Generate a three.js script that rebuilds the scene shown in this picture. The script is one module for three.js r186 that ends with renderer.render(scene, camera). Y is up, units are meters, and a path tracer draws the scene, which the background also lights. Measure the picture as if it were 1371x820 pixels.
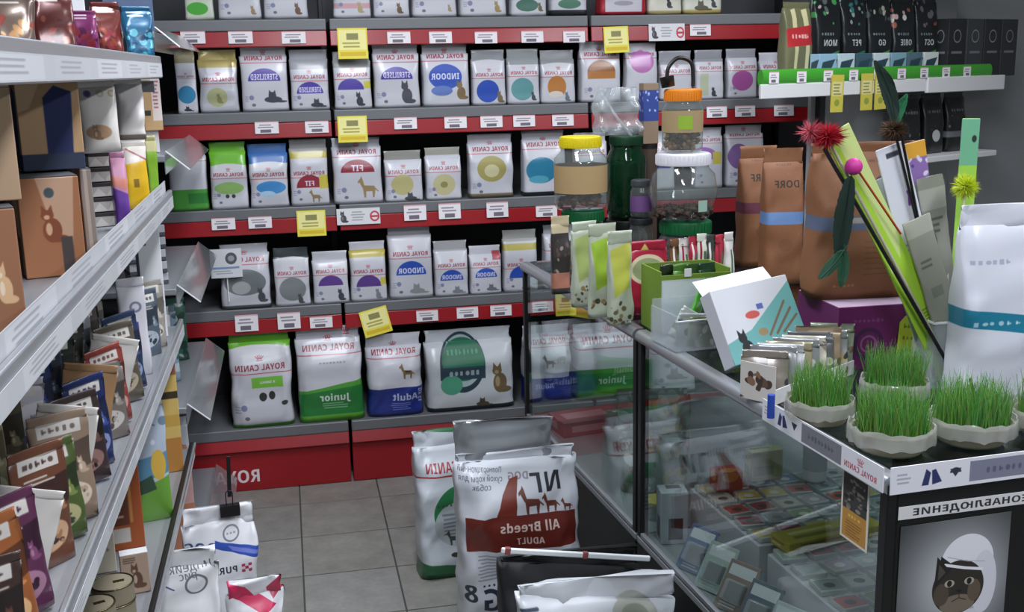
import * as THREE from 'three';
import { RoundedBoxGeometry } from 'three/addons/geometries/RoundedBoxGeometry.js';
import { mergeGeometries } from 'three/addons/utils/BufferGeometryUtils.js';
import { ImprovedNoise } from 'three/addons/math/ImprovedNoise.js';
import { RectAreaLightUniformsLib } from 'three/addons/lights/RectAreaLightUniformsLib.js';

// ---------------------------------------------------------------- camera, light, exposure
const scene = new THREE.Scene();
const camera = new THREE.PerspectiveCamera(31.01, 1371 / 820, 0.05, 40);
camera.position.set(0, 1.6, 0);
camera.rotation.set(-0.2128, -0.1976, -0.0211, 'YXZ');
scene.background = new THREE.Color(0x0b0c0e);
const renderer = new THREE.WebGLRenderer({ antialias: true });
renderer.toneMapping = THREE.LinearToneMapping;
renderer.toneMappingExposure = 1.0;
renderer.shadowMap.enabled = true;
RectAreaLightUniformsLib.init();
const LAMP_LEVEL = 28, LAMP_COLOR = 0xf2f6ff;
// ceiling lamps: x, z, length along z
const LAMPS = [[0.25, -2.75, 1.25], [0.25, -0.6, 1.25], [1.9, -2.6, 1.25], [1.9, -0.6, 1.25]];

// ---------------------------------------------------------------- helpers
let seedState = 7;
const rnd = () => { seedState = (seedState * 1664525 + 1013904223) >>> 0; return seedState / 4294967296; };
const rr = (a, b) => a + (b - a) * rnd();
const noise = new ImprovedNoise();
const PI = Math.PI;
const taken = {};
function numbered(name) { const n = taken[name] || 0; taken[name] = n + 1; return n ? name + '_' + String(n).padStart(3, '0') : name; }
function thing(name, label, category, [x, y, z] = [0, 0, 0], turn = 0, group) {
  const o = new THREE.Group(); o.name = numbered(name); scene.add(o);
  o.position.set(x, y, z); o.rotation.order = 'YXZ'; o.rotation.y = turn;
  o.userData = { label, category }; if (group) o.userData.group = group;
  return o;
}
function part(parent, name, geo, mat, label, kind) {
  const m = new THREE.Mesh(geo, mat); m.name = name; m.castShadow = m.receiveShadow = true; parent.add(m);
  if (label) m.userData.label = label;
  if (kind) m.userData.kind = kind;
  return m;
}
function struct(name, geo, mat) { const m = part(scene, name, geo, mat); m.userData.kind = 'structure'; return m; }
function single(name, label, category, geo, mat, pos, turn = 0, group) {
  const m = part(scene, numbered(name), geo, mat); m.position.set(...pos); m.rotation.order = 'YXZ'; m.rotation.y = turn;
  m.userData = { label, category }; if (group) m.userData.group = group;
  return m;
}
const box = (w, h, d, x = 0, y = 0, z = 0) => new THREE.BoxGeometry(w, h, d).translate(x, y, z);
const rbox = (w, h, d, r = 0.004, x = 0, y = 0, z = 0, s = 2) => new RoundedBoxGeometry(w, h, d, s, Math.min(r, w / 2.01, h / 2.01, d / 2.01)).translate(x, y, z);
const cyl = (r0, r1, h, x = 0, y = 0, z = 0, n = 24) => new THREE.CylinderGeometry(r1, r0, h, n).translate(x, y + h / 2, z);
const flat = (gs) => mergeGeometries(gs.map((g) => { const q = g.index ? g.toNonIndexed() : g; if (!q.attributes.uv) q.setAttribute('uv', new THREE.Float32BufferAttribute(new Float32Array(q.attributes.position.count * 2), 2)); return q; }));
const V = (x, y, z) => new THREE.Vector3(x, y, z);
function tube(pts, r, n = 24, k = 8) { return new THREE.TubeGeometry(new THREE.CatmullRomCurve3(pts.map((p) => V(...p))), n, r, k); }
const lathe = (pts, n = 40) => new THREE.LatheGeometry(pts.map((p) => new THREE.Vector2(...p)), n);
const std = (color, roughness = 0.6, metalness = 0, extra = {}) => new THREE.MeshStandardMaterial({ color, roughness, metalness, ...extra });
const phy = (o) => new THREE.MeshPhysicalMaterial(o);

// ---------------------------------------------------------------- printed faces (flat print only), packed on sheets
const SHEET = 2048;
const sheets = [];
function newSheet() {
  const c = document.createElement('canvas'); c.width = c.height = SHEET;
  const g = c.getContext('2d'); g.fillStyle = '#888'; g.fillRect(0, 0, SHEET, SHEET);
  const t = new THREE.CanvasTexture(c); t.colorSpace = THREE.SRGBColorSpace; t.magFilter = THREE.LinearFilter; t.anisotropy = 8;
  const film = phy({ map: t, roughness: 0.36, clearcoat: 0.35, clearcoatRoughness: 0.2 });
  const foil = phy({ map: t, roughness: 0.3, metalness: 0.25, clearcoat: 0.5, clearcoatRoughness: 0.15 });
  const card = std(0xffffff, 0.62, 0, { map: t });
  const s = { g, film, foil, card, x: 2, y: 2, rowH: 0 }; sheets.push(s); return s;
}
const OPS = {
  r(g, x, y, w, h, c) { g.fillStyle = c; g.fillRect(x, y, w, h); },
  c(g, x, y, a, b, c) { g.fillStyle = c; g.beginPath(); g.ellipse(x, y, a, b, 0, 0, PI * 2); g.fill(); },
  o(g, x, y, a, b, c, lw) { g.strokeStyle = c; g.lineWidth = lw; g.beginPath(); g.ellipse(x, y, a, b, 0, 0, PI * 2); g.stroke(); },
  d(g, x, y, a, b, c) { g.fillStyle = c; g.beginPath(); g.ellipse(x, y, a, b, 0, PI, PI * 2); g.closePath(); g.fill(); },
  p(g, c, ...q) { g.fillStyle = c; g.beginPath(); for (let i = 0; i < q.length; i += 2) g.lineTo(q[i], q[i + 1]); g.closePath(); g.fill(); },
  l(g, c, lw, ...q) { g.strokeStyle = c; g.lineWidth = lw; g.lineCap = 'round'; g.lineJoin = 'round'; g.beginPath(); for (let i = 0; i < q.length; i += 2) g.lineTo(q[i], q[i + 1]); g.stroke(); },
};
// words run right to left on every package here, as in the photograph
function words(g, s, x, y, size, c, W, H, font = 'bold', maxw = 0.92, rot = 0) {
  g.save(); g.translate(x, y); g.rotate(rot); g.scale(-1, 1); g.font = `${font} ${size}px ${font.includes('italic') || font === 'normal' ? 'sans-serif' : 'sans-serif'}`; g.textAlign = 'center'; g.textBaseline = 'middle'; g.fillStyle = c;
  g.fillText(s, 0, 0, maxw * W); g.restore();
}
function crown(g, x, y, s, c) {
  for (let i = -2; i <= 2; i++) { const a = i * 0.38; OPS.l(g, c, s * 0.1, x + Math.sin(a) * s * 0.35, y - Math.cos(a) * s * 0.25 + s * 0.3, x + Math.sin(a) * s * 0.9, y - Math.cos(a) * s * 0.7 + s * 0.2); }
  OPS.l(g, c, s * 0.1, x - s * 0.45, y + s * 0.32, x + s * 0.45, y + s * 0.32);
}
function animal(g, kind, x, y, s, c, c2) {
  const C = (dx, dy, a, b, k = c) => OPS.c(g, x + dx * s, y + dy * s, a * s, b * s, k), P = (k, ...q) => OPS.p(g, k, ...q.map((v, i) => (i % 2 ? y : x) + v * s));
  if (kind === 'sit') { C(0, 0.1, 0.3, 0.42); C(-0.12, -0.42, 0.2, 0.19); P(c, -0.3, -0.48, -0.28, -0.78, -0.12, -0.58); P(c, -0.1, -0.58, 0.03, -0.78, 0.07, -0.46); C(0.2, 0.4, 0.3, 0.13); if (c2) { C(-0.1, 0.05, 0.1, 0.22, c2); C(-0.14, -0.36, 0.09, 0.08, c2); } }
  if (kind === 'lie') { C(0, 0.15, 0.6, 0.22); C(-0.05, -0.12, 0.26, 0.24); P(c, -0.3, -0.15, -0.26, -0.5, -0.06, -0.3); P(c, 0, -0.3, 0.15, -0.5, 0.2, -0.12); C(0.55, 0.28, 0.4, 0.08); if (c2) C(-0.05, -0.04, 0.12, 0.12, c2); }
  if (kind === 'dog') { P(c, -0.35, -0.1, 0.45, -0.05, 0.5, 0.25, 0.42, 0.7, 0.32, 0.7, 0.3, 0.3, -0.1, 0.3, -0.12, 0.7, -0.24, 0.7, -0.3, 0.2); P(c, -0.35, 0.05, -0.52, -0.3, -0.62, -0.22, -0.62, -0.38, -0.45, -0.55, -0.4, -0.7, -0.32, -0.52, -0.2, -0.05); P(c, 0.42, -0.02, 0.72, 0.3, 0.68, 0.36, 0.42, 0.12); if (c2) P(c2, -0.2, -0.08, 0.35, -0.05, 0.3, 0.1, -0.1, 0.08); }
}
// lettering too small or blurred to read
function scrawl(g, x, y, w, h, c, n = 7) {
  g.save(); g.globalAlpha = 0.75; g.fillStyle = c;
  for (let i = 0; i < n; i++) { const a = x - w / 2 + (i + 0.12) * w / n, b = w / n * rr(0.45, 0.8), k = h * rr(0.5, 0.7), u = rnd(); if (u < 0.4) { g.beginPath(); g.ellipse(a + b / 2, y, b / 2, k / 2, 0, 0, PI * 2); g.fill(); } else if (u < 0.7) { g.fillRect(a, y - k / 2, b * 0.45, k); g.fillRect(a, y - k * 0.1, b, k * 0.4); } else g.fillRect(a, y - k / 2, b, k); }
  g.restore();
}
function smallprint(g, x, y, w, n, lh, c) { for (let i = 0; i < n; i++) OPS.r(g, x + w * rr(0, 0.1), y + i * lh, w * rr(0.6, 0.9), lh * 0.45, c); }
function speckle(g, x, y, w, h, n, s, cols) { for (let i = 0; i < n; i++) { const a = s * rr(0.4, 1.2); g.fillStyle = cols[(rnd() * cols.length) | 0]; g.beginPath(); g.ellipse(x + rnd() * w, y + rnd() * h, a, a * rr(0.4, 1), rnd() * 3, 0, PI * 2); g.fill(); } }
// a printed face of w x h pixels; draw(g, w, h) paints it
function face(w, h, draw) {
  let s = sheets[sheets.length - 1] || newSheet();
  w = Math.round(w); h = Math.round(h);
  if (s.x + w + 4 > SHEET) { s.x = 2; s.y += s.rowH + 4; s.rowH = 0; }
  if (s.y + h + 4 > SHEET) s = newSheet();
  const x = s.x, y = s.y; s.x += w + 4; s.rowH = Math.max(s.rowH, h);
  const g = s.g; g.save(); g.beginPath(); g.rect(x - 1, y - 1, w + 2, h + 2); g.clip(); g.translate(x, y); draw(g, w, h); g.restore();
  const e = 1.5;
  return { s, u0: (x + e) / SHEET, u1: (x + w - e) / SHEET, v0: 1 - (y + h - e) / SHEET, v1: 1 - (y + e) / SHEET };
}
const plainFaces = {};
const plain = (c) => plainFaces[c] || (plainFaces[c] = face(12, 12, (g, w, h) => OPS.r(g, -2, -2, w + 4, h + 4, c)));
const U = (f, u) => f.u0 + (f.u1 - f.u0) * Math.min(1, Math.max(0, u));
const T = (f, v) => f.v0 + (f.v1 - f.v0) * Math.min(1, Math.max(0, v));
// carton: printed front (and back), plain or printed sides and top
function carton(w, h, d, f, side = f, top = side, r = 0.002) {
  const g = rbox(w, h, d, r, 0, h / 2, 0, 1), p = g.attributes.position, n = g.attributes.normal, uv = g.attributes.uv;
  for (let i = 0; i < p.count; i++) {
    const ax = Math.abs(n.getX(i)), ay = Math.abs(n.getY(i)), az = Math.abs(n.getZ(i)), X = p.getX(i) / w + 0.5, Y = p.getY(i) / h, Z = p.getZ(i) / d + 0.5;
    if (az >= ax && az >= ay) uv.setXY(i, U(f, X), T(f, Y)); else if (ax >= ay) uv.setXY(i, U(side, Z), T(side, Y)); else uv.setXY(i, U(top, X), T(top, Z));
  }
  return g;
}
// soft bag: closed loft; o: pinch (top depth), foot (bottom depth), waist, wob (dents), va/vb (range of the print), e (squareness), skew
function sack(w, h, d, f, o = {}) {
  const { pinch = 0.15, foot = 0.85, start = 0.5, wob = 0.006, va = 0, vb = 1, e = 0.45, ny = 14, n = 26, seed = rr(0, 90), shoulder = 0, neck = 0, slope = 0 } = o;
  const pos = [], uv = [], idx = [];
  for (let j = 0; j <= ny; j++) {
    const v = j / ny;
    let b = v < 0.1 ? foot + (1 - foot) * Math.sin(v / 0.1 * PI / 2) : v > start ? 1 + (pinch - 1) * Math.pow((v - start) / (1 - start), 1.6) : 1;
    let a = 1 - 0.035 * Math.sin(v * PI) + shoulder * Math.max(0, v - 0.6);
    if (neck && v > 0.72) a -= neck * Math.sin((v - 0.72) / 0.28 * PI) ;
    for (let i = 0; i < n; i++) {
      const t = i / n * PI * 2, c = Math.cos(t), s = Math.sin(t);
      let x = Math.sign(c) * Math.pow(Math.abs(c), e) * a * w / 2, z = Math.sign(s) * Math.pow(Math.abs(s), e) * b * d / 2;
      const k = wob * (v < 0.04 ? 0 : 1);
      z += k * noise.noise(x * 14 + seed, v * h * 12, s > 0 ? 3 : 9) * 1.6 + k * 0.7 * noise.noise(x * 38 + seed, v * h * 30, s > 0 ? 5 : 1);
      x += k * 0.8 * noise.noise(seed, v * h * 14, c > 0 ? 2 : 7);
      const y = v * h + slope * (x / w) * v * h;
      pos.push(x, y, z); uv.push(U(f, x / w + 0.5), T(f, va + (vb - va) * v));
    }
  }
  for (let j = 0; j < ny; j++) for (let i = 0; i < n; i++) { const A = j * n + i, B = j * n + (i + 1) % n; idx.push(A, A + n, B, B, A + n, B + n); }
  const cap = (j, up) => { const k = pos.length / 3; let y = 0; for (let i = 0; i < n; i++) y += pos[(j * n + i) * 3 + 1] / n; pos.push(0, y, 0); uv.push(U(f, 0.5), T(f, j ? vb : va)); for (let i = 0; i < n; i++) { const A = j * n + i, B = j * n + (i + 1) % n; up ? idx.push(k, B, A) : idx.push(k, A, B); } };
  cap(0, false); cap(ny, true);
  const g = new THREE.BufferGeometry(); g.setAttribute('position', new THREE.Float32BufferAttribute(pos, 3)); g.setAttribute('uv', new THREE.Float32BufferAttribute(uv, 2)); g.setIndex(idx); g.computeVertexNormals();
  return g;
}
// printed sheet with a little thickness (cards, tags, posters)
function sheet(w, h, f, d = 0.0012, bend = 0) {
  const g = new THREE.BoxGeometry(w, h, d, bend ? 8 : 1, 1, 1), p = g.attributes.position, uv = g.attributes.uv;
  for (let i = 0; i < p.count; i++) { uv.setXY(i, U(f, p.getX(i) / w + 0.5), T(f, p.getY(i) / h + 0.5)); if (bend) p.setZ(i, p.getZ(i) + bend * Math.cos(p.getX(i) / w * PI)); }
  g.computeVertexNormals(); return g;
}

// ---------------------------------------------------------------- plain materials
const M = {
  deck: std(0x77797c, 0.5, 0.3), panel: std(0x45474b, 0.7), red: phy({ color: 0x98111b, roughness: 0.32, clearcoat: 0.4, clearcoatRoughness: 0.2 }), upright: std(0x3c3d40, 0.5, 0.4),
  kick: std(0x98111b, 0.55), white: std(0xdcdcdc, 0.5), alu: std(0xb9bdc2, 0.32, 0.75), black: std(0x0c0c0d, 0.45), blackGloss: phy({ color: 0x08090a, roughness: 0.12, clearcoat: 1, clearcoatRoughness: 0.05 }),
  rackGrey: std(0x9fa2a6, 0.45, 0.45), glass: phy({ color: 0xf8fcfb, transmission: 1, thickness: 0, roughness: 0.02, ior: 1.5 }),
  topGlass: phy({ color: 0xa9b5b4, transmission: 1, thickness: 0, roughness: 0.03, ior: 1.5 }),
  acrylic: phy({ color: 0xdde1e3, transmission: 0.86, thickness: 0, roughness: 0.12, ior: 1.49 }), acrylicEdge: std(0xe9eef0, 0.25),
  film: phy({ color: 0xeef2f4, transmission: 0.8, thickness: 0, roughness: 0.12, ior: 1.45 }), jar: phy({ color: 0xe6ecea, transmission: 0.93, thickness: 0, roughness: 0.04, ior: 1.5 }),
  wall: std(0x8b8d8e, 0.85), ceil: std(0xc9cacb, 0.9), grout: std(0x4c4c49, 0.9),
};

// ---------------------------------------------------------------- room
function mottle(n, lo, hi, cell, sd) {
  const a = new Uint8Array(n * n * 4);
  for (let y = 0; y < n; y++) for (let x = 0; x < n; x++) {
    const k = noise.noise(x / cell, y / cell, sd) * 0.5 + noise.noise(x / cell * 4, y / cell * 4, sd + 5) * 0.3 + noise.noise(x * 0.9, y * 0.9, sd + 9) * 0.2, v = lo + (hi - lo) * (k * 0.8 + 0.5), i = (y * n + x) * 4;
    a[i] = v; a[i + 1] = v * 0.995; a[i + 2] = v * 0.965; a[i + 3] = 255;
  }
  const t = new THREE.DataTexture(a, n, n); t.magFilter = THREE.LinearFilter; t.colorSpace = THREE.SRGBColorSpace; t.wrapS = t.wrapT = THREE.RepeatWrapping; t.needsUpdate = true; return t;
}
const X0 = -0.95, X1 = 3.7, Z0 = -4.8, Z1 = 1.5, HT = 2.7;
const floor = struct('floor', box(X1 - X0 + 0.2, 0.1, Z1 - Z0 + 0.2, (X0 + X1) / 2, -0.0535, (Z0 + Z1) / 2), M.grout);
{
  const tileMats = [0, 1, 2, 3].map((k) => std([0xffffff, 0xf3f3f1, 0xfaf8f4, 0xeeeeea][k], 0.42, 0, { map: mottle(96, 126, 158, 22, k * 13.7) }));
  const tw = 0.302, td = 0.311, g = new THREE.BoxGeometry(tw - 0.006, 0.0055, td - 0.006);
  for (let i = -3; i <= 12; i++) for (let j = 0; j <= 17; j++) {
    const x = -0.03 + (i + 0.5) * tw, z = -4.324 + (j + 0.5) * td;
    if (x - tw / 2 < X0 || x + tw / 2 > X1 || z + td / 2 > Z1) continue;
    const m = part(floor, 'tile', g, tileMats[(rnd() * 4) | 0]); m.position.set(x, -0.0031 + rr(-0.0003, 0.0003), z);
  }
}
struct('ceiling', box(X1 - X0 + 0.2, 0.1, Z1 - Z0 + 0.2, (X0 + X1) / 2, HT + 0.05, (Z0 + Z1) / 2), M.ceil);
struct('wall_left', box(0.1, HT, Z1 - Z0 + 0.2, X0 - 0.05, HT / 2, (Z0 + Z1) / 2), M.wall);
struct('wall_right', box(0.1, HT, Z1 - Z0 + 0.2, X1 + 0.05, HT / 2, (Z0 + Z1) / 2), M.wall);
struct('wall_back', box(X1 - X0, HT, 0.1, (X0 + X1) / 2, HT / 2, Z0 - 0.05), M.wall);
struct('wall_front', box(X1 - X0, HT, 0.1, (X0 + X1) / 2, HT / 2, Z1 + 0.05), M.wall);
const glow = std(0xffffff, 0.5, 0, { emissive: LAMP_COLOR, emissiveIntensity: 3 });
LAMPS.forEach(([x, z, l], i) => {
  const t = thing('ceiling_lamp', ['long white ceiling lamp above the aisle by the back shelves', 'long white ceiling lamp above the aisle away from the back shelves', 'long white ceiling lamp beyond the counter by the back wall', 'long white ceiling lamp beyond the counter away from the back wall'][i], 'lamp', [x, HT - 0.06, z], 0, 'ceiling lamps');
  part(t, 'housing', rbox(0.34, 0.05, l + 0.04, 0.01, 0, 0.033, 0), M.white);
  part(t, 'diffuser', box(0.3, 0.006, l, 0, 0.004, 0), glow);
  const L = new THREE.RectAreaLight(LAMP_COLOR, LAMP_LEVEL, 0.3, l); L.position.set(x, HT - 0.065, z); L.lookAt(x, 0, z); scene.add(L);
});

// ---------------------------------------------------------------- back wall shelving: three bays, five decks each
const SY = [1.791, 1.459, 1.101, 0.716, 0.254], LIPZ = -4.25;
const bays = [], bayX = [-0.32, 0.68, 1.68];
const tagFaces = [0, 1, 2].map((k) => face(60, 34, (g, w, h) => { OPS.r(g, -2, -2, 70, 40, '#e9e4e6'); OPS.r(g, 0, 0, w, 4, '#d9a9ae'); smallprint(g, 8, 9, 44, 2, 6, '#8a8590'); OPS.r(g, 14 + k * 3, 22, 26, 8, '#6d6772'); }));
const yellowTag = face(64, 64, (g, w, h) => { OPS.r(g, -2, -2, 70, 70, '#e9dc4a'); OPS.r(g, 4, 5, 56, 40, '#f1ea9a'); OPS.r(g, 20, 12, 24, 13, '#8d8a55'); smallprint(g, 10, 30, 44, 2, 7, '#a9a256'); OPS.r(g, 6, 49, 52, 8, '#d8b92c'); });
const picTag = face(110, 46, (g, w, h) => { OPS.r(g, -2, -2, 120, 60, '#dcdcde'); animal(g, 'sit', 18, 26, 24, '#45454a', '#77777a'); smallprint(g, 36, 10, 40, 4, 7, '#a5a5aa'); OPS.o(g, 95, 24, 10, 12, '#c2384a', 4); OPS.r(g, 85, 22, 20, 5, '#c2384a'); });
const kickWords = (s) => face(420, 60, (g, w, h) => { OPS.r(g, -2, -2, w + 4, h + 4, '#98111b'); words(g, s, w / 2, h / 2, 50, '#e8dcdc', w, h); });
const bayLabels = ['grey shelving bay with red price strips, white lettered kick panel beside the rack', 'grey shelving bay with red price strips in the middle of the back wall', 'grey shelving bay with red price strips behind the jars on the counter'];
bayX.forEach((bx, b) => {
  const t = thing('shelving_bay', bayLabels[b], 'shelving', [bx, 0, -4.2]);
  const L = (z) => z + 4.2;
  part(t, 'back_panel', box(0.985, 2.1, 0.02, 0, 1.05, L(-4.75)), M.panel);
  for (const s of [-1, 1]) part(t, 'upright', box(0.014, 2.12, 0.05, s * 0.4925, 1.06, L(-4.71)), M.upright);
  part(t, 'kick_panel', rbox(0.99, 0.172, 0.03, 0.003, 0, 0.087, L(-4.218)), M.kick);
  const slope = part(t, 'price_strip', rbox(0.988, 0.05, 0.008, 0.002), M.red); slope.position.set(0, 0.19, L(-4.196)); slope.rotation.x = -0.35;
  if (b !== 1) { const f = kickWords('ROYAL CANIN'), k = part(t, 'lettering', sheet(0.56, 0.08, f, 0.001), f.s.card, 'white lettering on red'); k.position.set(b ? -0.21 : -0.077, 0.06, -0.0025); }
  const decks = SY.map((y, i) => {
    const base = i === 4;
    const dk = part(t, base ? 'base_shelf' : 'shelf', rbox(0.988, 0.042, base ? 0.515 : 0.46, 0.005, 0, y - 0.021, L(base ? -4.4525 : -4.48)), M.deck);
    if (!base) { const st = part(dk, 'price_strip', rbox(0.988, 0.056, 0.012, 0.003), M.red); st.position.set(0, y - 0.071, L(LIPZ) - 0.004); st.rotation.x = -0.12; }
    
    return dk;
  });
  bays.push({ t, decks });
});
// price tags: [deck, centre x, y of centre, width, height, kind, tilt]
function tag(deck, x, y, w, h, f, tilt = 0, out = 0.0075) {
  const b = x < 0.18 ? 0 : x < 1.18 ? 1 : 2, m = part(bays[b].decks[deck], f === yellowTag ? 'sale_tag' : 'price_tag', sheet(w, h, f), f.s.card, f === yellowTag ? 'yellow sale tag' : undefined);
  m.position.set(x - bayX[b], y, LIPZ + 4.2 + out); m.rotation.set(-0.1, 0, tilt);
}
{
  const K = (deck, q, h = 0.044) => q.forEach(([x, y], i) => tag(deck, x, y, 0.086, h, tagFaces[i % 3]));
  K(0, [[-0.303,1.73], [-0.136,1.728], [0.054,1.725], [0.44,1.719], [0.597,1.717], [0.771,1.714], [0.951,1.714], [1.116,1.712], [1.63,1.73]]);
  K(1, [[-0.064,1.401], [0.119,1.398], [0.452,1.402], [0.644,1.399], [0.784,1.398], [0.913,1.397], [1.068,1.395], [1.705,1.409], [1.826,1.409], [1.994,1.407]]);
  K(2, [[-0.246,1.05], [-0.112,1.049], [0.997,1.041]]);
  K(2, [[0.475,1.059], [0.61,1.059], [0.799,1.056]], 0.06);
  K(3, [[-0.188,0.664], [-0.029,0.663]], 0.064);
  K(3, [[0.093,0.649], [0.507,0.648], [0.668,0.65], [0.804,0.65], [0.976,0.655], [1.204,0.649], [1.395,0.65]]);
  tag(0, 0.267,1.7, 0.11, 0.112, yellowTag, 0, 0.011); tag(0, 1.284,1.698, 0.1, 0.1, yellowTag, 0.03, 0.011); tag(0, 1.491,1.723, 0.148, 0.066, picTag);
  tag(1, 0.251,1.386, 0.11, 0.098, yellowTag, 0, 0.011); tag(2, 0.078,1.037, 0.108, 0.098, yellowTag, 0, 0.011); tag(2, 0.257,1.055, 0.165, 0.062, picTag);
  tag(3, 0.303,0.638, 0.11, 0.105, yellowTag, 0.22, 0.012); tag(3, 1.07,0.658, 0.085, 0.09, yellowTag, 0, 0.012);
}

// ---------------------------------------------------------------- pet food bags on the back shelves
// o: top colour and height, y of the words, mark [shape, colour, y, rx, ry, word], animal [kind, x, y, size, colours], bands [[y0, y1, colour]]
function foodFace(w, h, o) {
  const W = Math.max(96, w * 620), H = W * h / w;
  return face(W, H, (g, w, h) => {
    OPS.r(g, -2, -2, w + 4, h + 4, o.bg || '#c6c7ce');
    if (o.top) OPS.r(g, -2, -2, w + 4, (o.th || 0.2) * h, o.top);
    for (const [a, b, c] of o.bands || []) OPS.r(g, -2, a * h, w + 4, (b - a) * h, c);
    if (o.arch) { OPS.c(g, w / 2, h * (o.th + 0.04), w * 0.52, h * 0.08, '#c9cacf'); }
    const y = (o.y ?? 0.3) * h;
    if (!o.noLogo) { crown(g, w / 2, y - w * 0.11, w * 0.1, '#a3242f'); words(g, 'ROYAL CANIN', w / 2, y + w * 0.02, w * 0.125, '#8f2531', w, h, 'bold', 0.78); OPS.r(g, 0, y + w * 0.11, w, Math.max(1.5, w * 0.014), '#b5525a'); }
    for (const m of o.marks || []) {
      const [sh, c, x, yy, a, b, word] = m, cx = x * w, cy = yy * h;
      if (sh === 'd') OPS.d(g, cx, cy, a * w, b * h, c); else if (sh === 'r') OPS.r(g, cx - a * w, cy - b * h, 2 * a * w, 2 * b * h, c); else OPS.c(g, cx, cy, a * w, b * h, c);
      if (word) words(g, word, cx, cy - (sh === 'd' ? b * h * 0.32 : 0), Math.min(a * w * 0.5, b * h * 0.7), '#dcd9ea', w, h, 'bold', a * 1.7);
    }
    for (const a of o.animals || []) animal(g, a[0], a[1] * w, a[2] * h, a[3] * w, a[4], a[5]);
    if (o.bits !== false) { OPS.c(g, w * 0.22, h * 0.78, w * 0.05, w * 0.05, '#7f83a0'); smallprint(g, w * 0.08, h * 0.76, w * 0.1, 3, h * 0.03, '#9a9cb2'); OPS.c(g, w * 0.26, h * 0.89, w * 0.04, w * 0.03, '#6a6c78'); }
    if (o.draw) o.draw(g, w, h);
  });
}
function foodBag(row, [x, w, h], label, o, q = {}) {
  const d = q.d || Math.min(0.13, w * 0.5), y = SY[row], z = (row === 4 ? -4.203 : LIPZ) - (q.back ?? 0.004) - d / 2, f = foodFace(w, h, o), mat = q.foil ? f.s.foil : f.s.film;
  const t = thing('pet_food_bag', label, 'bag', [x, y + 0.001, z], q.turn || 0, 'pet food bags on the back shelves');
  const s = q.seal ?? 0.035, hb = h - s;
  part(t, 'body', sack(w * 0.985, hb, d, f, { vb: hb / h, pinch: q.pinch ?? 0.3, start: q.start ?? 0.62, wob: q.wob ?? 0.003, e: q.e ?? 0.32, foot: 0.94 }), mat);
  const sl = part(t, 'top_seal', sack(w * 0.97, s + 0.008, 0.006, f, { va: hb / h, vb: 1, pinch: 1, wob: q.wob ? 0.005 : 0.0025, ny: 4, n: 22 }), mat); sl.position.y = hb - 0.008;
  if (q.lean) t.rotation.x = -q.lean;
  return t;
}
const PUR = '#4a3a9a', BLU = '#2b4fae', TEA = '#5f9598', ORA = '#b8793c', MAG = '#a8569c', GRY = '#6f7678', RED = '#8c2635', GLD = '#b9b27c', GRN = '#6fa93a';
const dome = (c, word, y = 0.55, x = 0.5) => ['d', c, x, y, 0.33, 0.19, word];
const ball = (c, word, y = 0.62, x = 0.45, r = 0.33) => ['c', c, x, y, r, 0.2, word];
const DK = '#40424c', TAN = '#8f7a58';
// fifth shelf from the floor (tops out of sight)
foodBag(0, [-0.275,0.104,0.222], 'green-fronted food bag on the fifth shelf beside the pouch rack', { noLogo: 1, bg: '#c9d2c0', marks: [['c', '#4fae3f', 0.45, 0.82, 0.35, 0.1]], bits: false });
foodBag(0, [-0.133,0.155,0.224], 'plain white food bag with a tan cat at its foot on the fifth shelf', { y: 0.5, animals: [['sit', 0.8, 0.86, 0.16, TAN]] });
foodBag(0, [0.033,0.163,0.225], 'plain white food bag with a brown cat at its foot on the fifth shelf', { y: 0.5, animals: [['sit', 0.75, 0.85, 0.2, '#6d5544']] });
foodBag(0, [0.273,0.142,0.225], 'white food bag with pink band and tabby cat on the fifth shelf', { y: 0.5, bands: [[0.76, 0.84, '#c79aa0']], animals: [['sit', 0.7, 0.84, 0.22, '#a89a74']] });
foodBag(0, [0.419,0.138,0.229], 'white food bag with dark brown dog picture at its foot on the fifth shelf', { y: 0.5, animals: [['sit', 0.7, 0.86, 0.22, '#6a5a44']] });
foodBag(0, [0.581,0.171,0.228], 'blank white food bag with only a little cat print on the fifth shelf', { y: 0.5, animals: [['sit', 0.82, 0.86, 0.12, '#9c8f70']] });
foodBag(0, [0.767,0.183,0.228], 'white food bag with golden dog printed low at its edge on the fifth shelf', { y: 0.5, animals: [['sit', 0.78, 0.85, 0.18, '#9a8258']] });
foodBag(0, [0.943,0.142,0.227], 'narrow white food bag with green oval emblem on the fifth shelf', { y: 0.45, marks: [['c', '#3f6b5c', 0.45, 0.82, 0.3, 0.1]], animals: [['sit', 0.8, 0.86, 0.18, '#6a6048']], bits: false });
foodBag(0, [1.102,0.15,0.223], 'black-based food bag with green oval emblem on the fifth shelf', { y: 0.45, bands: [[0.9, 1, '#23262b']], marks: [['c', '#4a7a62', 0.5, 0.8, 0.3, 0.08]], bits: false });
foodBag(0, [1.319,0.192,0.225], 'red-bordered food bag with pale grey panel on the fifth shelf', { noLogo: 1, bg: '#a81f2b', marks: [['r', '#c9c6cf', 0.5, 0.7, 0.38, 0.24], ['c', '#a09aa5', 0.5, 0.8, 0.2, 0.04]], bits: false });
foodBag(0, [1.49,0.14,0.227], 'cream food bag with black kitten print on the fifth shelf', { noLogo: 1, bg: '#d5d3c4', animals: [['sit', 0.6, 0.82, 0.22, '#3a3b40']], bands: [[0.93, 1, '#b4a878']], bits: false });
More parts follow.
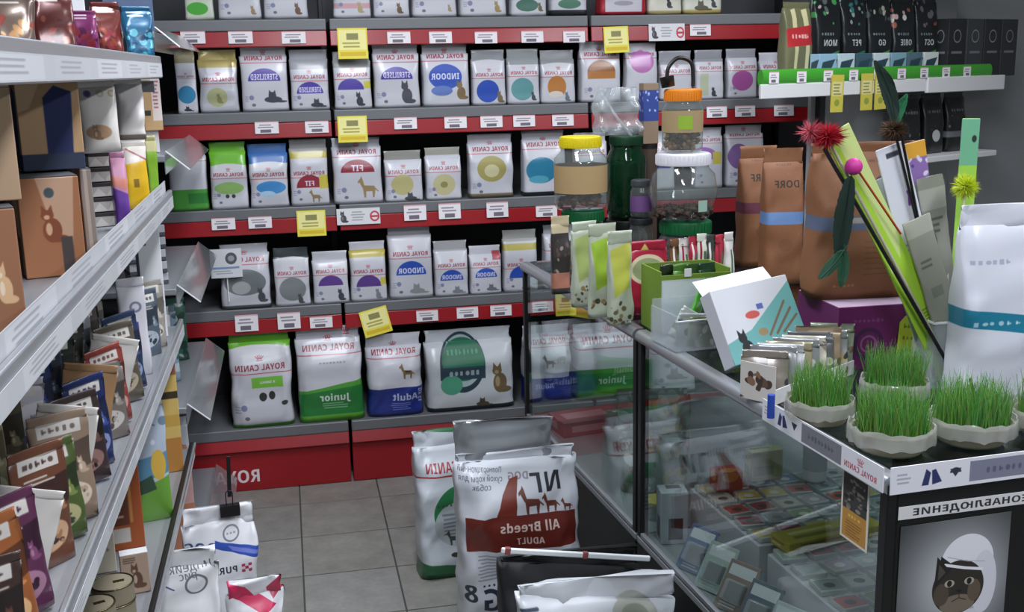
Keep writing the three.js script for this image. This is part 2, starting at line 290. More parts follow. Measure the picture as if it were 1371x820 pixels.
foodBag(0, [1.646,0.164,0.225], 'cream food bag with two dark cats on yellow ground, fifth shelf', { noLogo: 1, bg: '#cfd0c2', animals: [['lie', 0.45, 0.86, 0.28, '#55503c'], ['sit', 0.75, 0.82, 0.18, '#333338']], bands: [[0.92, 1, '#b9a762']], bits: false });
// fourth shelf
foodBag(1, [-0.341,0.073,0.243], 'narrow food bag with round blue emblem and black cat on the fourth shelf', { y: 0.45, bands: [[0, 0.26, '#8d8668']], marks: [['c', '#2f7fa8', 0.5, 0.72, 0.42, 0.13]], animals: [['lie', 0.5, 0.93, 0.3, '#33353a']], bits: false });
foodBag(1, [-0.227,0.143,0.226], 'shiny gold-topped food bag with yellow cat motif on the fourth shelf', { y: 0.46, top: '#b3a468', th: 0.3, marks: [['c', '#b0b487', 0.45, 0.75, 0.25, 0.15]], animals: [['sit', 0.5, 0.78, 0.2, '#8a8a5c']], bits: false }, { foil: 1, wob: 0.007 });
foodBag(1, [-0.062,0.175,0.236], 'large white food bag with purple dome and a dark cat lying', { y: 0.17, marks: [dome(PUR, 'STERILISED', 0.53)], animals: [['lie', 0.66, 0.78, 0.3, DK]] });
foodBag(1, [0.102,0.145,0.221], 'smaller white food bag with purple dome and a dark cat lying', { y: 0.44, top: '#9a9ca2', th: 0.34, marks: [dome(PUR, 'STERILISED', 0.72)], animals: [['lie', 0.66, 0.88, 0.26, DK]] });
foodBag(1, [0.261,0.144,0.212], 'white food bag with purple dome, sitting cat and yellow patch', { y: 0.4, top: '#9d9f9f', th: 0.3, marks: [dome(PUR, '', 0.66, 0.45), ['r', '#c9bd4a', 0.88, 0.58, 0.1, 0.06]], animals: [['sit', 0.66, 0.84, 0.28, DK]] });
foodBag(1, [0.427,0.18,0.236], 'large white food bag with purple dome and a tall sitting grey cat', { y: 0.2, marks: [dome(PUR, 'STERILISED', 0.55)], animals: [['sit', 0.7, 0.78, 0.36, '#4b4c55']] });
foodBag(1, [0.616,0.184,0.232], 'large white food bag with round blue emblem and brown cat sitting', { y: 0.18, marks: [ball(BLU, 'INDOOR', 0.52, 0.48, 0.34), ['c', '#5f78b5', 0.4, 0.74, 0.22, 0.08]], animals: [['sit', 0.8, 0.76, 0.3, '#7d6a4c']], bits: false });
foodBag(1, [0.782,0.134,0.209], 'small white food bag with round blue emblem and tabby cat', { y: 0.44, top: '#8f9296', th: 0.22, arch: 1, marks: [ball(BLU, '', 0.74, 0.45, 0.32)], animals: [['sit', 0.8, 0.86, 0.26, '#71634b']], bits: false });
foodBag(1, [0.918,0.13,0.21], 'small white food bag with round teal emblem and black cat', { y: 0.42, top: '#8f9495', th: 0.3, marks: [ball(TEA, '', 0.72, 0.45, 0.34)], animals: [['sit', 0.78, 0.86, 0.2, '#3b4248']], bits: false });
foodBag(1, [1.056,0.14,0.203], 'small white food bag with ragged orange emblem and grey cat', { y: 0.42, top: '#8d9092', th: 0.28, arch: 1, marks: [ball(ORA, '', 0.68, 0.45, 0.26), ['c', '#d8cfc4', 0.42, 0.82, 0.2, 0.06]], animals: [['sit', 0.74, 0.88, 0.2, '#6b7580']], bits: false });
foodBag(1, [1.229,0.167,0.233], 'white food bag with broad orange dome behind the film bag', { y: 0.2, marks: [dome('#8f5b2e', '', 0.5), ['r', '#b0763e', 0.5, 0.55, 0.33, 0.06]] });
foodBag(1, [1.396,0.135,0.226], 'white food bag with pink oval on the fourth shelf', { y: 0.2, marks: [ball('#b06aa8', '', 0.32, 0.5, 0.36)], bits: false });
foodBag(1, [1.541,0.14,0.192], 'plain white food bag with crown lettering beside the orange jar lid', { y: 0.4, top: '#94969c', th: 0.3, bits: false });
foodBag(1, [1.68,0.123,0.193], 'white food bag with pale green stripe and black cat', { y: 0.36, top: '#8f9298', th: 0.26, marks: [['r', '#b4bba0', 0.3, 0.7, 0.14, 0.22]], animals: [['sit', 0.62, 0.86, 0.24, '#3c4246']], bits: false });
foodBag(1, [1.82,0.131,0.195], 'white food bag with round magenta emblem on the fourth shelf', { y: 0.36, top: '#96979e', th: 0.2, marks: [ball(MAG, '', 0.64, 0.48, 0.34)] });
foodBag(1, [1.967,0.143,0.178], 'white food bag with dull magenta dome beside the jerky pack', { y: 0.3, marks: [dome('#8b5578', '', 0.7, 0.5)], bits: false });
// third shelf
foodBag(2, [-0.363,0.141,0.236], 'white food bag with green foot and green emblem beside the pouch rack', { y: 0.16, bands: [[0.66, 1, '#4c9a3b']], marks: [['r', '#2f7d35', 0.72, 0.8, 0.24, 0.08]], bits: false });
foodBag(2, [-0.216,0.138,0.249], 'bright green-topped food bag with two dark paws', { y: 0.47, top: '#6db82f', th: 0.36, arch: 1, marks: [['c', '#8fb86a', 0.5, 0.68, 0.38, 0.09], ['c', '#3a3d3a', 0.44, 0.8, 0.05, 0.03], ['c', '#3a3d3a', 0.6, 0.8, 0.05, 0.03]] }, { wob: 0.006 });
foodBag(2, [-0.07,0.148,0.237], 'blue-topped food bag with blue oval emblem', { y: 0.47, top: '#3f6fae', th: 0.32, arch: 1, marks: [['c', '#3d86c2', 0.55, 0.68, 0.36, 0.1], ['c', '#a9c8dc', 0.45, 0.78, 0.2, 0.05]] }, { wob: 0.007 });
foodBag(2, [0.081,0.147,0.25], 'food bag with yellow stripe above a small red dome and tan cat', { y: 0.5, top: '#9c9e9c', th: 0.3, bands: [[0.19, 0.29, '#b5a94c']], marks: [dome(RED, 'FIT', 0.72), ['r', '#c4b749', 0.86, 0.64, 0.12, 0.1]], animals: [['dog', 0.62, 0.84, 0.24, TAN]] });
foodBag(2, [0.263,0.192,0.249], 'large white food bag with red dome and tan cat walking', { y: 0.2, marks: [dome(RED, 'FIT', 0.52)], animals: [['dog', 0.68, 0.74, 0.3, '#9b835c']] });
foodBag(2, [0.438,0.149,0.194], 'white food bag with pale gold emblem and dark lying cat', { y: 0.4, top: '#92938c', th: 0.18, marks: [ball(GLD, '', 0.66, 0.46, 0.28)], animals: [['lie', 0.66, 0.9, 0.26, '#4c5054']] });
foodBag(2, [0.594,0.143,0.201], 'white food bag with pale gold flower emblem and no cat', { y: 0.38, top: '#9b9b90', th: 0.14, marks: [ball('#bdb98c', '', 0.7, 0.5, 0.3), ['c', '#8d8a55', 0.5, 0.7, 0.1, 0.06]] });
foodBag(2, [0.783,0.181,0.246], 'large shiny white food bag with round gold emblem', { y: 0.22, marks: [ball('#a39a5c', '', 0.54, 0.5, 0.31), ['c', '#c9c49a', 0.5, 0.57, 0.16, 0.1]], bands: [[0.92, 1, '#7d735f']] }, { wob: 0.006 });
foodBag(2, [0.997,0.178,0.252], 'white food bag with round sea-blue emblem and black foot', { y: 0.2, bands: [[0.93, 1, '#2a2f33']], marks: [ball('#2d7c9c', '', 0.6, 0.42, 0.34), ['c', '#55a0b8', 0.36, 0.74, 0.22, 0.06]], bits: false });
foodBag(2, [1.187,0.138,0.239], 'white food bag with crown lettering behind the yellow-lidded jar', { y: 0.3, marks: [ball(TEA, '', 0.66)] });
foodBag(2, [1.472,0.135,0.236], 'white food bag with purple dome standing behind the big round jar', { y: 0.3, marks: [dome(PUR, '', 0.62)] });
foodBag(2, [1.683,0.125,0.244], 'white food bag with purple arc and yellow patch behind the orange-lidded jar', { y: 0.2, marks: [['d', '#9a6ab0', 0.3, 0.52, 0.5, 0.2], ['r', '#c8bd55', 0.75, 0.5, 0.14, 0.1]] });
foodBag(2, [1.842,0.166,0.249], 'white food bag with violet disc behind the kraft sacks', { y: 0.14, marks: [ball('#7c5a96', '', 0.5, 0.32, 0.28)] });
// second shelf
foodBag(3, [-0.183,0.191,0.245], 'large grey-white food bag with round grey emblem and crown', { y: 0.22, marks: [['c', GRY, 0.5, 0.58, 0.4, 0.2], ['c', '#a5a9aa', 0.42, 0.66, 0.18, 0.1]], animals: [['sit', 0.8, 0.8, 0.24, '#4a4e52']], bands: [[0.93, 1, '#5a5d60']], bits: false }, { wob: 0.006 });
foodBag(3, [-0.007,0.138,0.224], 'small dark-topped food bag with round grey emblem', { y: 0.42, top: '#3c4446', th: 0.2, arch: 1, marks: [['c', '#7c8283', 0.5, 0.7, 0.36, 0.2]], animals: [['sit', 0.7, 0.88, 0.22, '#4b4f52']], bits: false }, { wob: 0.007 });
foodBag(3, [0.139,0.14,0.202], 'small white food bag with purple dome on the second shelf', { y: 0.36, marks: [dome('#5a3a86', '', 0.64)], animals: [['sit', 0.76, 0.84, 0.26, DK]] });
foodBag(3, [0.285,0.144,0.233], 'food bag with yellow stripe and purple dome on the second shelf', { y: 0.48, bands: [[0.12, 0.26, '#b9ac4c']], marks: [dome('#56387f', '', 0.74), ['r', '#c4b850', 0.9, 0.66, 0.09, 0.06]], animals: [['sit', 0.74, 0.88, 0.22, '#7d7f88']] });
foodBag(3, [0.452,0.176,0.285], 'tall white food bag with blue dome and lying white cat', { y: 0.36, marks: [dome(BLU, 'INDOOR', 0.66)], animals: [['lie', 0.62, 0.86, 0.28, '#8d8f92']] });
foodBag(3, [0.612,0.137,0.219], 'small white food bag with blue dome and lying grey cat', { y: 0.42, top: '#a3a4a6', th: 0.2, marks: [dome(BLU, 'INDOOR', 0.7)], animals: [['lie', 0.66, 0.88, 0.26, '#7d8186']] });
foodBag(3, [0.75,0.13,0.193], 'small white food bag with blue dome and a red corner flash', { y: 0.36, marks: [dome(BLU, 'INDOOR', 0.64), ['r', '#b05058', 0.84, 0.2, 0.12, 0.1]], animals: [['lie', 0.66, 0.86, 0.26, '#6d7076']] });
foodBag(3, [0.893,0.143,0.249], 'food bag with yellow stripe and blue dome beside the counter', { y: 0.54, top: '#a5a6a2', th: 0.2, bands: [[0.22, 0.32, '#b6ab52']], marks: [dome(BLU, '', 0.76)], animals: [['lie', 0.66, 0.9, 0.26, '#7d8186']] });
foodBag(3, [1.083,0.186,0.26], 'white food bag with teal emblem seen past the end of the glass case', { y: 0.3, marks: [ball(TEA, '', 0.64)] });
// bottom shelf: large bags
foodBag(4, [-0.15,0.243,0.379], 'large white dog food bag with bright green top and two paws', { top: '#63a728', th: 0.2, arch: 1, y: 0.36, bands: [[0.96, 1, '#4f9a2c']], marks: [['r', '#74b83f', 0.6, 0.53, 0.24, 0.055, 'X SMALL'], ['c', '#2b2d2c', 0.52, 0.68, 0.06, 0.045], ['c', '#2b2d2c', 0.66, 0.67, 0.05, 0.045], ['c', '#3c3f3d', 0.85, 0.75, 0.05, 0.025]] }, { d: 0.14, wob: 0.011, seal: 0.05 });
foodBag(4, [0.114,0.261,0.369], 'large white puppy food bag with green wave and green foot', { y: 0.2, bands: [[0.92, 1, '#5aa52a']], draw(g, w, h) { OPS.p(g, '#4d9a35', 0, h * 0.66, w * 0.4, h * 0.62, w, h * 0.55, w, h * 0.62, 0, h * 0.7); OPS.p(g, '#237a35', 0, h * 0.69, w, h * 0.61, w, h * 0.92, 0, h * 0.92); words(g, 'Junior', w * 0.55, h * 0.73, w * 0.15, '#d9e6da', w, h); smallprint(g, w * 0.35, h * 0.79, w * 0.45, 3, h * 0.025, '#7fb98a'); scrawl(g, w * 0.55, h * 0.36, w * 0.4, h * 0.03, '#77797d', 8); crown(g, w * 0.78, h * 0.06, w * 0.1, '#9c2b33'); }, bits: false }, { d: 0.14, wob: 0.009, seal: 0.045 });
foodBag(4, [0.367,0.226,0.324], 'white dog food bag with shepherd dog above a dark blue foot', { y: 0.2, bands: [[0.64, 1, '#1f2f7d']], animals: [['dog', 0.7, 0.44, 0.2, '#7a6440', '#3a332b']], draw(g, w, h) { words(g, 'Adult', w * 0.66, h * 0.76, w * 0.17, '#b9c0e2', w, h); smallprint(g, w * 0.4, h * 0.83, w * 0.4, 4, h * 0.025, '#6673b5'); words(g, '15 KG', w * 0.93, h * 0.76, w * 0.1, '#b9c0e2', w, h, 'bold', 0.3, 1.57); }, bits: false }, { d: 0.13, wob: 0.012, seal: 0.05, e: 0.5 });
foodBag(4, [0.671,0.365,0.323], 'wide white cat food bag with green and navy barrel emblem and tabby cat', { noLogo: 1, bg: '#c3c8cc', bands: [[0.94, 1, '#263338']], draw(g, w, h) { OPS.c(g, w * 0.41, h * 0.4, w * 0.25, h * 0.36, '#2b3f4a'); OPS.c(g, w * 0.41, h * 0.38, w * 0.22, h * 0.31, '#a9b6ba'); OPS.c(g, w * 0.42, h * 0.36, w * 0.235, h * 0.26, '#2c6f52'); OPS.r(g, w * 0.16, h * 0.44, w * 0.5, h * 0.16, '#2e4450'); OPS.c(g, w * 0.28, h * 0.66, w * 0.12, h * 0.12, '#4f9a7c'); scrawl(g, w * 0.42, h * 0.27, w * 0.36, h * 0.11, '#5fae88', 8); scrawl(g, w * 0.43, h * 0.52, w * 0.36, h * 0.11, '#c3cfd2', 6); animal(g, 'sit', w * 0.82, h * 0.64, w * 0.26, '#6f5f46', '#a08f6a'); animal(g, 'lie', w * 0.62, h * 0.9, w * 0.12, '#4d4636'); }, bits: false }, { d: 0.15, wob: 0.008, seal: 0.05 });
foodBag(4, [0.991,0.199,0.318], 'grey-white dog food bag with blue foot seen through the glass case', { y: 0.2, bands: [[0.66, 1, '#1f2f7d']], animals: [['dog', 0.5, 0.44, 0.2, '#4d463a']], draw(g, w, h) { words(g, 'Adult', w * 0.4, h * 0.76, w * 0.15, '#97a2d2', w, h); }, bits: false }, { d: 0.13, wob: 0.01, seal: 0.05 });
foodBag(4, [1.256,0.305,0.309], 'white puppy food bag with broad green foot seen through the glass case', { y: 0.2, bands: [[0.58, 1, '#4b8f2c'], [0.64, 0.86, '#2c7a35']], draw(g, w, h) { words(g, 'Junior', w * 0.5, h * 0.74, w * 0.13, '#cfe0d0', w, h); }, bits: false }, { d: 0.14, wob: 0.008, seal: 0.045 });
foodBag(4, [1.527,0.205,0.281], 'plain white food bag with faint grey print seen through the glass case', { y: 0.3, animals: [['lie', 0.5, 0.7, 0.3, '#8d9196']] }, { d: 0.13 });

// ---------------------------------------------------------------- pouch rack along the left wall
const RX = -0.33;
const railPaper = face(300, 40, (g, w, h) => { OPS.r(g, -2, -2, w + 4, h + 4, '#b3b5b8'); for (let i = 0; i < 6; i++) { OPS.r(g, 6 + i * 50, 4, 40, 32, i % 2 ? '#bfc1c4' : '#b6b8bb'); smallprint(g, 10 + i * 50, 9, 30, 3, 8, '#9a9ca1'); } });
{
  const t = thing('pouch_rack', 'long grey wall rack of four shelves crowded with pouches and cans', 'rack', [RX, 0, -2.05]);
  part(t, 'back_panel', box(0.015, 2.0, 2.3, -0.585, 1.0, 0), M.panel);
  for (const z of [-1.1, 0, 1.1]) part(t, 'upright', box(0.03, 2.0, 0.05, -0.56, 1.0, z), M.rackGrey);
  [[1.63, 0.058, 0], [1.268, 0.05, 0], [0.9, 0.046, 0], [0.53, 0.04, 1]].forEach(([y, rh, dark]) => {
    const s = part(t, 'shelf', rbox(0.54, 0.024, 2.3, 0.004, -0.27, y - 0.012, 0), M.rackGrey);
    const r = part(s, 'price_rail', rbox(0.012, rh, 2.3, 0.004, 0.007, y + 0.02 - rh / 2, 0), dark ? M.black : M.alu);
    const p = part(s, 'rail_insert', sheet(2.28, rh * 0.62, railPaper, 0.001), railPaper.s.card); p.rotation.y = PI / 2; p.position.set(0.0142, y + 0.012 - rh / 2, 0);
    if (y > 1 && y < 1.5) { const f = part(s, 'label_fence', sheet(2.26, 0.042, railPaper, 0.0015), railPaper.s.card); f.rotation.y = PI / 2; f.position.set(-0.003, y + 0.026, 0); }
    if (dark) part(s, 'rail_edge', rbox(0.006, 0.012, 2.3, 0.002, 0.016, y + 0.012, 0), M.alu); 
  });
  for (const y of [1.5, 1.15, 0.78]) part(t, 'bracket', rbox(0.5, 0.03, 0.006, 0.002, -0.26, y + 0.07, -1.152), M.rackGrey);
}
// generic pouch and carton on this rack; q: [z, w, h]
const blot = (bg, cols, n, extra) => (g, w, h) => { OPS.r(g, -2, -2, w + 4, h + 4, bg); speckle(g, w * 0.1, h * 0.4, w * 0.8, h * 0.5, n, w * 0.13, cols); smallprint(g, w * 0.15, h * 0.1, w * 0.7, 2, h * 0.06, '#e4e2df'); if (extra) extra(g, w, h); };
function pouch(x, y, q, d, turn, draw, label, o = {}) {
  if (x === null) { x = q[0]; q = q.slice(1); }
  const [z, w, h0] = q, h = o.h || h0, f = face(Math.max(50, w * 760), Math.max(60, h * 760), draw), mat = o.card ? f.s.card : o.foil ? f.s.foil : f.s.film;
  const t = thing(o.name || 'food_pouch', label, o.cat || 'pouch', [x, y + 0.001, z], turn, o.group || 'pouches on the wall rack');
  part(t, 'body', sack(w, h * 0.92, d, f, { vb: 0.92, pinch: 0.12, start: 0.3, foot: o.foot ?? 0.7, wob: o.wob ?? 0.004, e: 0.5, ny: 12, n: 22 }), mat);
  const s = part(t, 'top_seal', sack(w * 0.98, h * 0.085, 0.004, f, { va: 0.92, vb: 1, pinch: 1, wob: 0.002, ny: 3, n: 18 }), mat); s.position.y = h * 0.915;
  if (o.tilt) { t.rotation.z = o.tilt; t.position.y += w / 2 * Math.abs(Math.sin(o.tilt)); } if (o.lean) t.rotation.x = -o.lean;
  return t;
}
function crate(x, y, q, d, turn, draw, label, o = {}) {
  if (x === null) { x = q[0]; q = q.slice(1); }
  let [z, w, h0] = q; z -= d / 2 * Math.cos(turn); x -= d / 2 * Math.sin(turn); const h = o.h || h0, f = face(Math.max(50, w * 700), Math.max(50, h * 700), draw), sd = o.side ? plain(o.side) : f;
  const t = thing(o.name || 'food_carton', label, o.cat || 'carton', [x, y + 0.001, z], turn, o.group || 'cartons on the wall rack');
  part(t, 'carton_body', carton(w, h * 0.985, d, f, sd, o.top ? plain(o.top) : sd), f.s.card);
  part(t, 'lid_flap', rbox(w * 0.98, h * 0.013, d * 0.98, 0.001, 0, h * 0.99, 0, 1), o.flap || M.white);
  return t;
}
const txt = (s, x, y, k, c, rot) => (g, w, h) => words(g, s, w * x, h * y, w * k, c, w, h, 'bold', 0.9, rot || 0);
const TURN = 0.32;
// top shelf: shiny treat pouches
pouch(null, 1.631, [-0.377,-1.765,0.064,0.089], 0.05, TURN, blot('#6d5a4e', ['#8c3a2c', '#b98a5a', '#3c2a22'], 20), 'brown speckled treat pouch at the lamp-lit end of the rack top', { foil: 1, wob: 0.008 });
pouch(null, 1.631, [-0.38,-2.091,0.071,0.116], 0.05, TURN, blot('#5b201c', ['#7e2b22', '#3d1512', '#8a4a34'], 22), 'dark red treat pouch on the rack top', { foil: 1, wob: 0.008 });
pouch(null, 1.631, [-0.371,-2.329,0.051,0.093], 0.045, TURN, blot('#7d2a63', ['#a2417f', '#5c1c52', '#9c2f3c'], 22), 'magenta treat pouch on the rack top', { foil: 1, wob: 0.008 });
pouch(null, 1.631, [-0.377,-2.683,0.063,0.13], 0.05, TURN, blot('#6e2a22', ['#93402f', '#4d1a16', '#8f2c3a'], 22), 'rust red treat pouch on the rack top leaning by the magenta one', { foil: 1, wob: 0.009 });
pouch(null, 1.631, [-0.376,-3.235,0.08,0.151], 0.05, TURN, blot('#14587a', ['#2b83a0', '#0d3a5c', '#5aa6b8'], 22), 'deep blue treat pouch on the rack top', { foil: 1, wob: 0.008 });
crate(null, 1.631, [-0.542,-3.195,0.088,0.227], 0.05, TURN, (g, w, h) => OPS.r(g, -2, -2, w + 4, h + 4, '#d6d8db'), 'plain white carton behind the treat pouches on the rack top');
// second shelf, lower tier
const L2 = 1.268, LH = 0.17, petPrint = (bg, c1, c2) => (g, w, h) => { OPS.r(g, -2, -2, w + 4, h + 4, bg); animal(g, 'sit', w * 0.55, h * 0.6, w * 0.6, c1, c2); smallprint(g, w * 0.1, h * 0.1, w * 0.5, 3, h * 0.05, '#5a4638'); };
crate(null, L2, [-0.37,-1.508,0.048,0.209], 0.14, TURN, petPrint('#9a6a4c', '#e0b88c', '#f1dcc0'), 'ochre carton with pale puppy print, lower tier of the rack', { h: LH, flap: M.panel });
crate(null, L2, [-0.393,-1.963,0.097,0.167], 0.16, TURN, (g, w, h) => { OPS.r(g, -2, -2, w + 4, h + 4, '#a9714c'); OPS.p(g, '#c9a285', w * 0.3, 0, w * 0.9, 0, w * 0.8, h * 0.7, w * 0.5, h * 0.5); animal(g, 'sit', w * 0.5, h * 0.5, w * 0.5, '#8a4a2c', '#dbb08c'); OPS.r(g, w * 0.62, h * 0.6, w * 0.18, h * 0.4, '#4a413f'); OPS.c(g, w * 0.5, h * 0.16, w * 0.08, h * 0.05, '#46545a'); }, 'orange-brown carton with ginger cat print, lower tier of the rack', { h: LH, flap: M.panel });
crate(null, L2, [-0.357,-2.11,0.02,0.175], 0.12, TURN, (g, w, h) => { OPS.r(g, -2, -2, w + 4, h + 4, '#8f857e'); OPS.r(g, w * 0.3, 0, w * 0.3, h, '#b3a69c'); }, 'narrow taupe carton on end, lower tier of the rack', { h: LH, flap: M.panel });
for (let k = 0; k < 5; k++) crate(-0.405, L2 + k * 0.0335, [-2.604,0.053,0.144], 0.09, TURN + rr(-0.06, 0.06), (g, w, h) => { OPS.r(g, -2, -2, w + 4, h + 4, '#b9b4ad'); OPS.r(g, 0, 0, w, h * 0.3, '#2e2a2a'); OPS.p(g, '#d4cfc8', 0, h, w * 0.3, h * 0.35, w * 0.6, h * 0.9, w * 0.8, h * 0.4, w, h); }, ['lowest', 'second lowest', 'middle', 'second highest', 'topmost'][k] + ' grey and black food tray of the five stacked on the rack', { h: 0.032, name: 'food_tray', cat: 'tray', group: 'stack of thin food trays', flap: M.black });
pouch(null, L2, [-0.363,-2.548,0.033,0.133], 0.04, TURN, (g, w, h) => { OPS.r(g, -2, -2, w + 4, h + 4, '#c58aa8'); OPS.p(g, '#6a3f9c', 0, h * 0.45, w, h * 0.55, w, h, 0, h); OPS.p(g, '#d98a7a', 0, h * 0.3, w, h * 0.36, w, h * 0.5, 0, h * 0.42); }, 'pink and violet pouch between grey trays and yellow pouch', { h: LH });
pouch(null, L2, [-0.376,-2.935,0.061,0.089], 0.04, TURN, (g, w, h) => { OPS.r(g, -2, -2, w + 4, h + 4, '#d9d2c8'); OPS.p(g, '#e0b41f', 0, h * 0.35, w, h * 0.28, w, h * 0.95, 0, h); OPS.l(g, '#a5545a', 3, w * 0.2, h * 0.12, w * 0.9, h * 0.28); OPS.r(g, w * 0.35, h * 0.55, w * 0.2, h * 0.12, '#8a6a24'); }, 'bright yellow pouch with white top on the rack', { h: LH });
pouch(null, L2, [-0.361,-3.167,0.029,0.061], 0.03, TURN, (g, w, h) => { OPS.r(g, -2, -2, w + 4, h + 4, '#b5b07a'); OPS.r(g, 0, h * 0.25, w, h * 0.6, '#7fae2e'); }, 'lime green pouch next to the yellow pouch on the rack', { h: LH });
// second shelf, upper tier (stands on the lower tier)
const U2 = L2 + LH + 0.003;
crate(null, U2, [-0.371,-1.554,0.051,0.147], 0.12, TURN, (g, w, h) => OPS.r(g, -2, -2, w + 4, h + 4, '#b09477'), 'plain tan carton on the rack, upper tier', { h: 0.15 });
crate(null, U2, [-0.395,-2.048,0.102,0.141], 0.12, TURN, (g, w, h) => { OPS.r(g, -2, -2, w + 4, h + 4, '#bd9a72'); OPS.p(g, '#1c2a5c', w * 0.42, h * 0.18, w * 0.6, h * 0.05, w * 0.86, h * 0.12, w * 0.8, h, w * 0.42, h); OPS.r(g, 0, h * 0.8, w, h * 0.2, '#2c3850'); OPS.p(g, '#d9b98f', 0, 0, w * 0.4, 0, w * 0.2, h * 0.3, 0, h * 0.35); }, 'tan carton with broad navy arch on the rack, upper tier', { h: 0.152 });
pouch(null, U2, [-0.385,-2.492,0.08,0.126], 0.06, TURN, (g, w, h) => { OPS.r(g, -2, -2, w + 4, h + 4, '#ddd7d0'); [['#7a6aa0', 0.28], ['#b9b196', 0.58], ['#b9a985', 0.86]].forEach(([c, x], i) => { OPS.c(g, w * x, h * 0.18, w * 0.09, w * 0.09, c); OPS.c(g, w * x, h * 0.18, w * 0.05, w * 0.05, i ? '#d0c8b5' : '#5d4c8c'); }); OPS.c(g, w * 0.45, h * 0.7, w * 0.3, h * 0.1, '#b08f70'); animal(g, 'sit', w * 0.4, h * 0.72, w * 0.3, '#8a6d52', '#c4a584'); }, 'cream pouch with three round emblems and a brown cat', { h: 0.148 });
pouch(null, U2, [-0.38,-2.959,0.07,0.116], 0.06, TURN, (g, w, h) => { OPS.r(g, -2, -2, w + 4, h + 4, '#dedad6'); OPS.r(g, 0, h * 0.9, w, h * 0.1, '#7d6f64'); }, 'blank shiny cream pouch beside the one with three emblems', { h: 0.15, wob: 0.009 });
crate(null, U2, [-0.372,-3.401,0.053,0.102], 0.05, TURN, (g, w, h) => { OPS.r(g, -2, -2, w + 4, h + 4, '#b59468'); OPS.r(g, w * 0.5, 0, w * 0.5, h * 0.8, '#cfc3bd'); smallprint(g, w * 0.55, 4, w * 0.35, 8, h * 0.07, '#a0606c'); OPS.r(g, w * 0.1, h * 0.6, w * 0.3, h * 0.1, '#2c2926'); }, 'narrow tan and pink carton on the rack by its far upright', { h: 0.148 });
// third shelf: two stepped rows of wet food pouches
const L3 = 0.9;
const wet = (bg, cols, n = 26) => (g, w, h) => { OPS.r(g, -2, -2, w + 4, h + 4, bg); OPS.p(g, cols[1], 0, h * 0.34, w, h * 0.26, w, h * 0.5, 0, h * 0.6); OPS.r(g, w * 0.16, h * 0.08, w * 0.68, h * 0.12, '#cfcac4'); scrawl(g, w * 0.5, h * 0.145, w * 0.55, h * 0.07, cols[1], 5); smallprint(g, w * 0.2, h * 0.25, w * 0.6, 2, h * 0.035, '#b9b4ac'); OPS.c(g, w * 0.5, h * 0.74, w * 0.38, h * 0.13, cols[2]); speckle(g, w * 0.2, h * 0.66, w * 0.6, h * 0.16, n, w * 0.055, cols); animal(g, 'sit', w * 0.78, h * 0.5, w * 0.22, cols[0], cols[2]); };
const blank = (c) => (g, w, h) => { OPS.r(g, -2, -2, w + 4, h + 4, c); smallprint(g, w * 0.2, h * 0.3, w * 0.6, 5, h * 0.05, '#c4bfb8'); };
const step = single('display_step', 'long low charcoal display step under the rear pouch row on the third shelf', 'step', rbox(0.2, 0.03, 2.0, 0.004, 0, 0.015, 0), M.panel, [-0.565, L3 + 0.001, -2.12]);
const frontRow = [['#3c2a26', ['#5a3a30', '#241a18', '#7d5a48'], 'cocoa brown'], ['#9a5a30', ['#c98a4c', '#5c3420', '#e0b480'], 'orange-brown'], ['#5a2c4a', ['#7d4a6c', '#35182c', '#a87a94'], 'plum'], 0, ['#6b4230', ['#a87a58', '#3a2420', '#d0a884'], 'russet'], ['#4c5c30', ['#7a8a4c', '#2c3620', '#b4b080'], 'moss green'], ['#8f7a68', ['#b9a08a', '#55463c', '#d8c8b4'], 'beige-brown'], 0, ['#3a2c2c', ['#6a4a44', '#201818', '#94706a'], 'dark maroon'], ['#1f2c5c', ['#3c4c8c', '#12183a', '#8c96c0'], 'midnight blue'], 1, ['#77706a', ['#a09890', '#4a4642', '#c4beb8'], 'warm grey'], ['#8a3c34', ['#b0685c', '#55241f', '#d09a90'], 'brick red'], 0, ['#5c5448', ['#8a8070', '#38322a', '#b0a48e'], 'khaki'], ['#2c3a58', ['#4c5c84', '#1a2338', '#8a98b8'], 'slate navy'], 0, ['#6a6c70', ['#9a9ca2', '#3f4146', '#b8434c'], 'steel grey'], ['#a8a4a0', ['#c9c4be', '#6a6662', '#d8d4d0'], 'ash white'], ['#55606c', ['#808c9a', '#343c46', '#b0b9c4'], 'blue-grey'], ['#9c9890', ['#c0bab0', '#66625a', '#d9d3c8'], 'stone'], 0];
frontRow.forEach((e, i) => {
  const z = -1.27 - i * 0.083; if ((z < -2.57 && z > -2.77) || z < -2.95) return;
  const back = e === 0 || e === 1, c = e === 0 ? '#dad6d0' : e === 1 ? '#a5805a' : e[0];
  const nb = frontRow.slice(0, i).reverse().find((q) => q !== 0 && q !== 1) || frontRow[i + 1];
  pouch(back ? -0.413 : -0.378, L3, [z, 0.098, 0.13], back ? 0.012 : 0.02, back ? 0.25 + rr(-0.1, 0.1) : 0.75 + rr(-0.2, 0.2), back ? blank(c) : wet(c, e[1], 20 + i), back ? (e ? 'kraft' : 'white') + '-backed pouch turned round next to the ' + nb[2] + ' pouch' : e[2] + ' food pouch in the front row of the third shelf', { h: back ? rr(0.14, 0.17) : rr(0.15, 0.185), tilt: back ? -rr(0.16, 0.3) : rr(-0.08, 0.08), group: 'front row of pouches on the third shelf' });
});
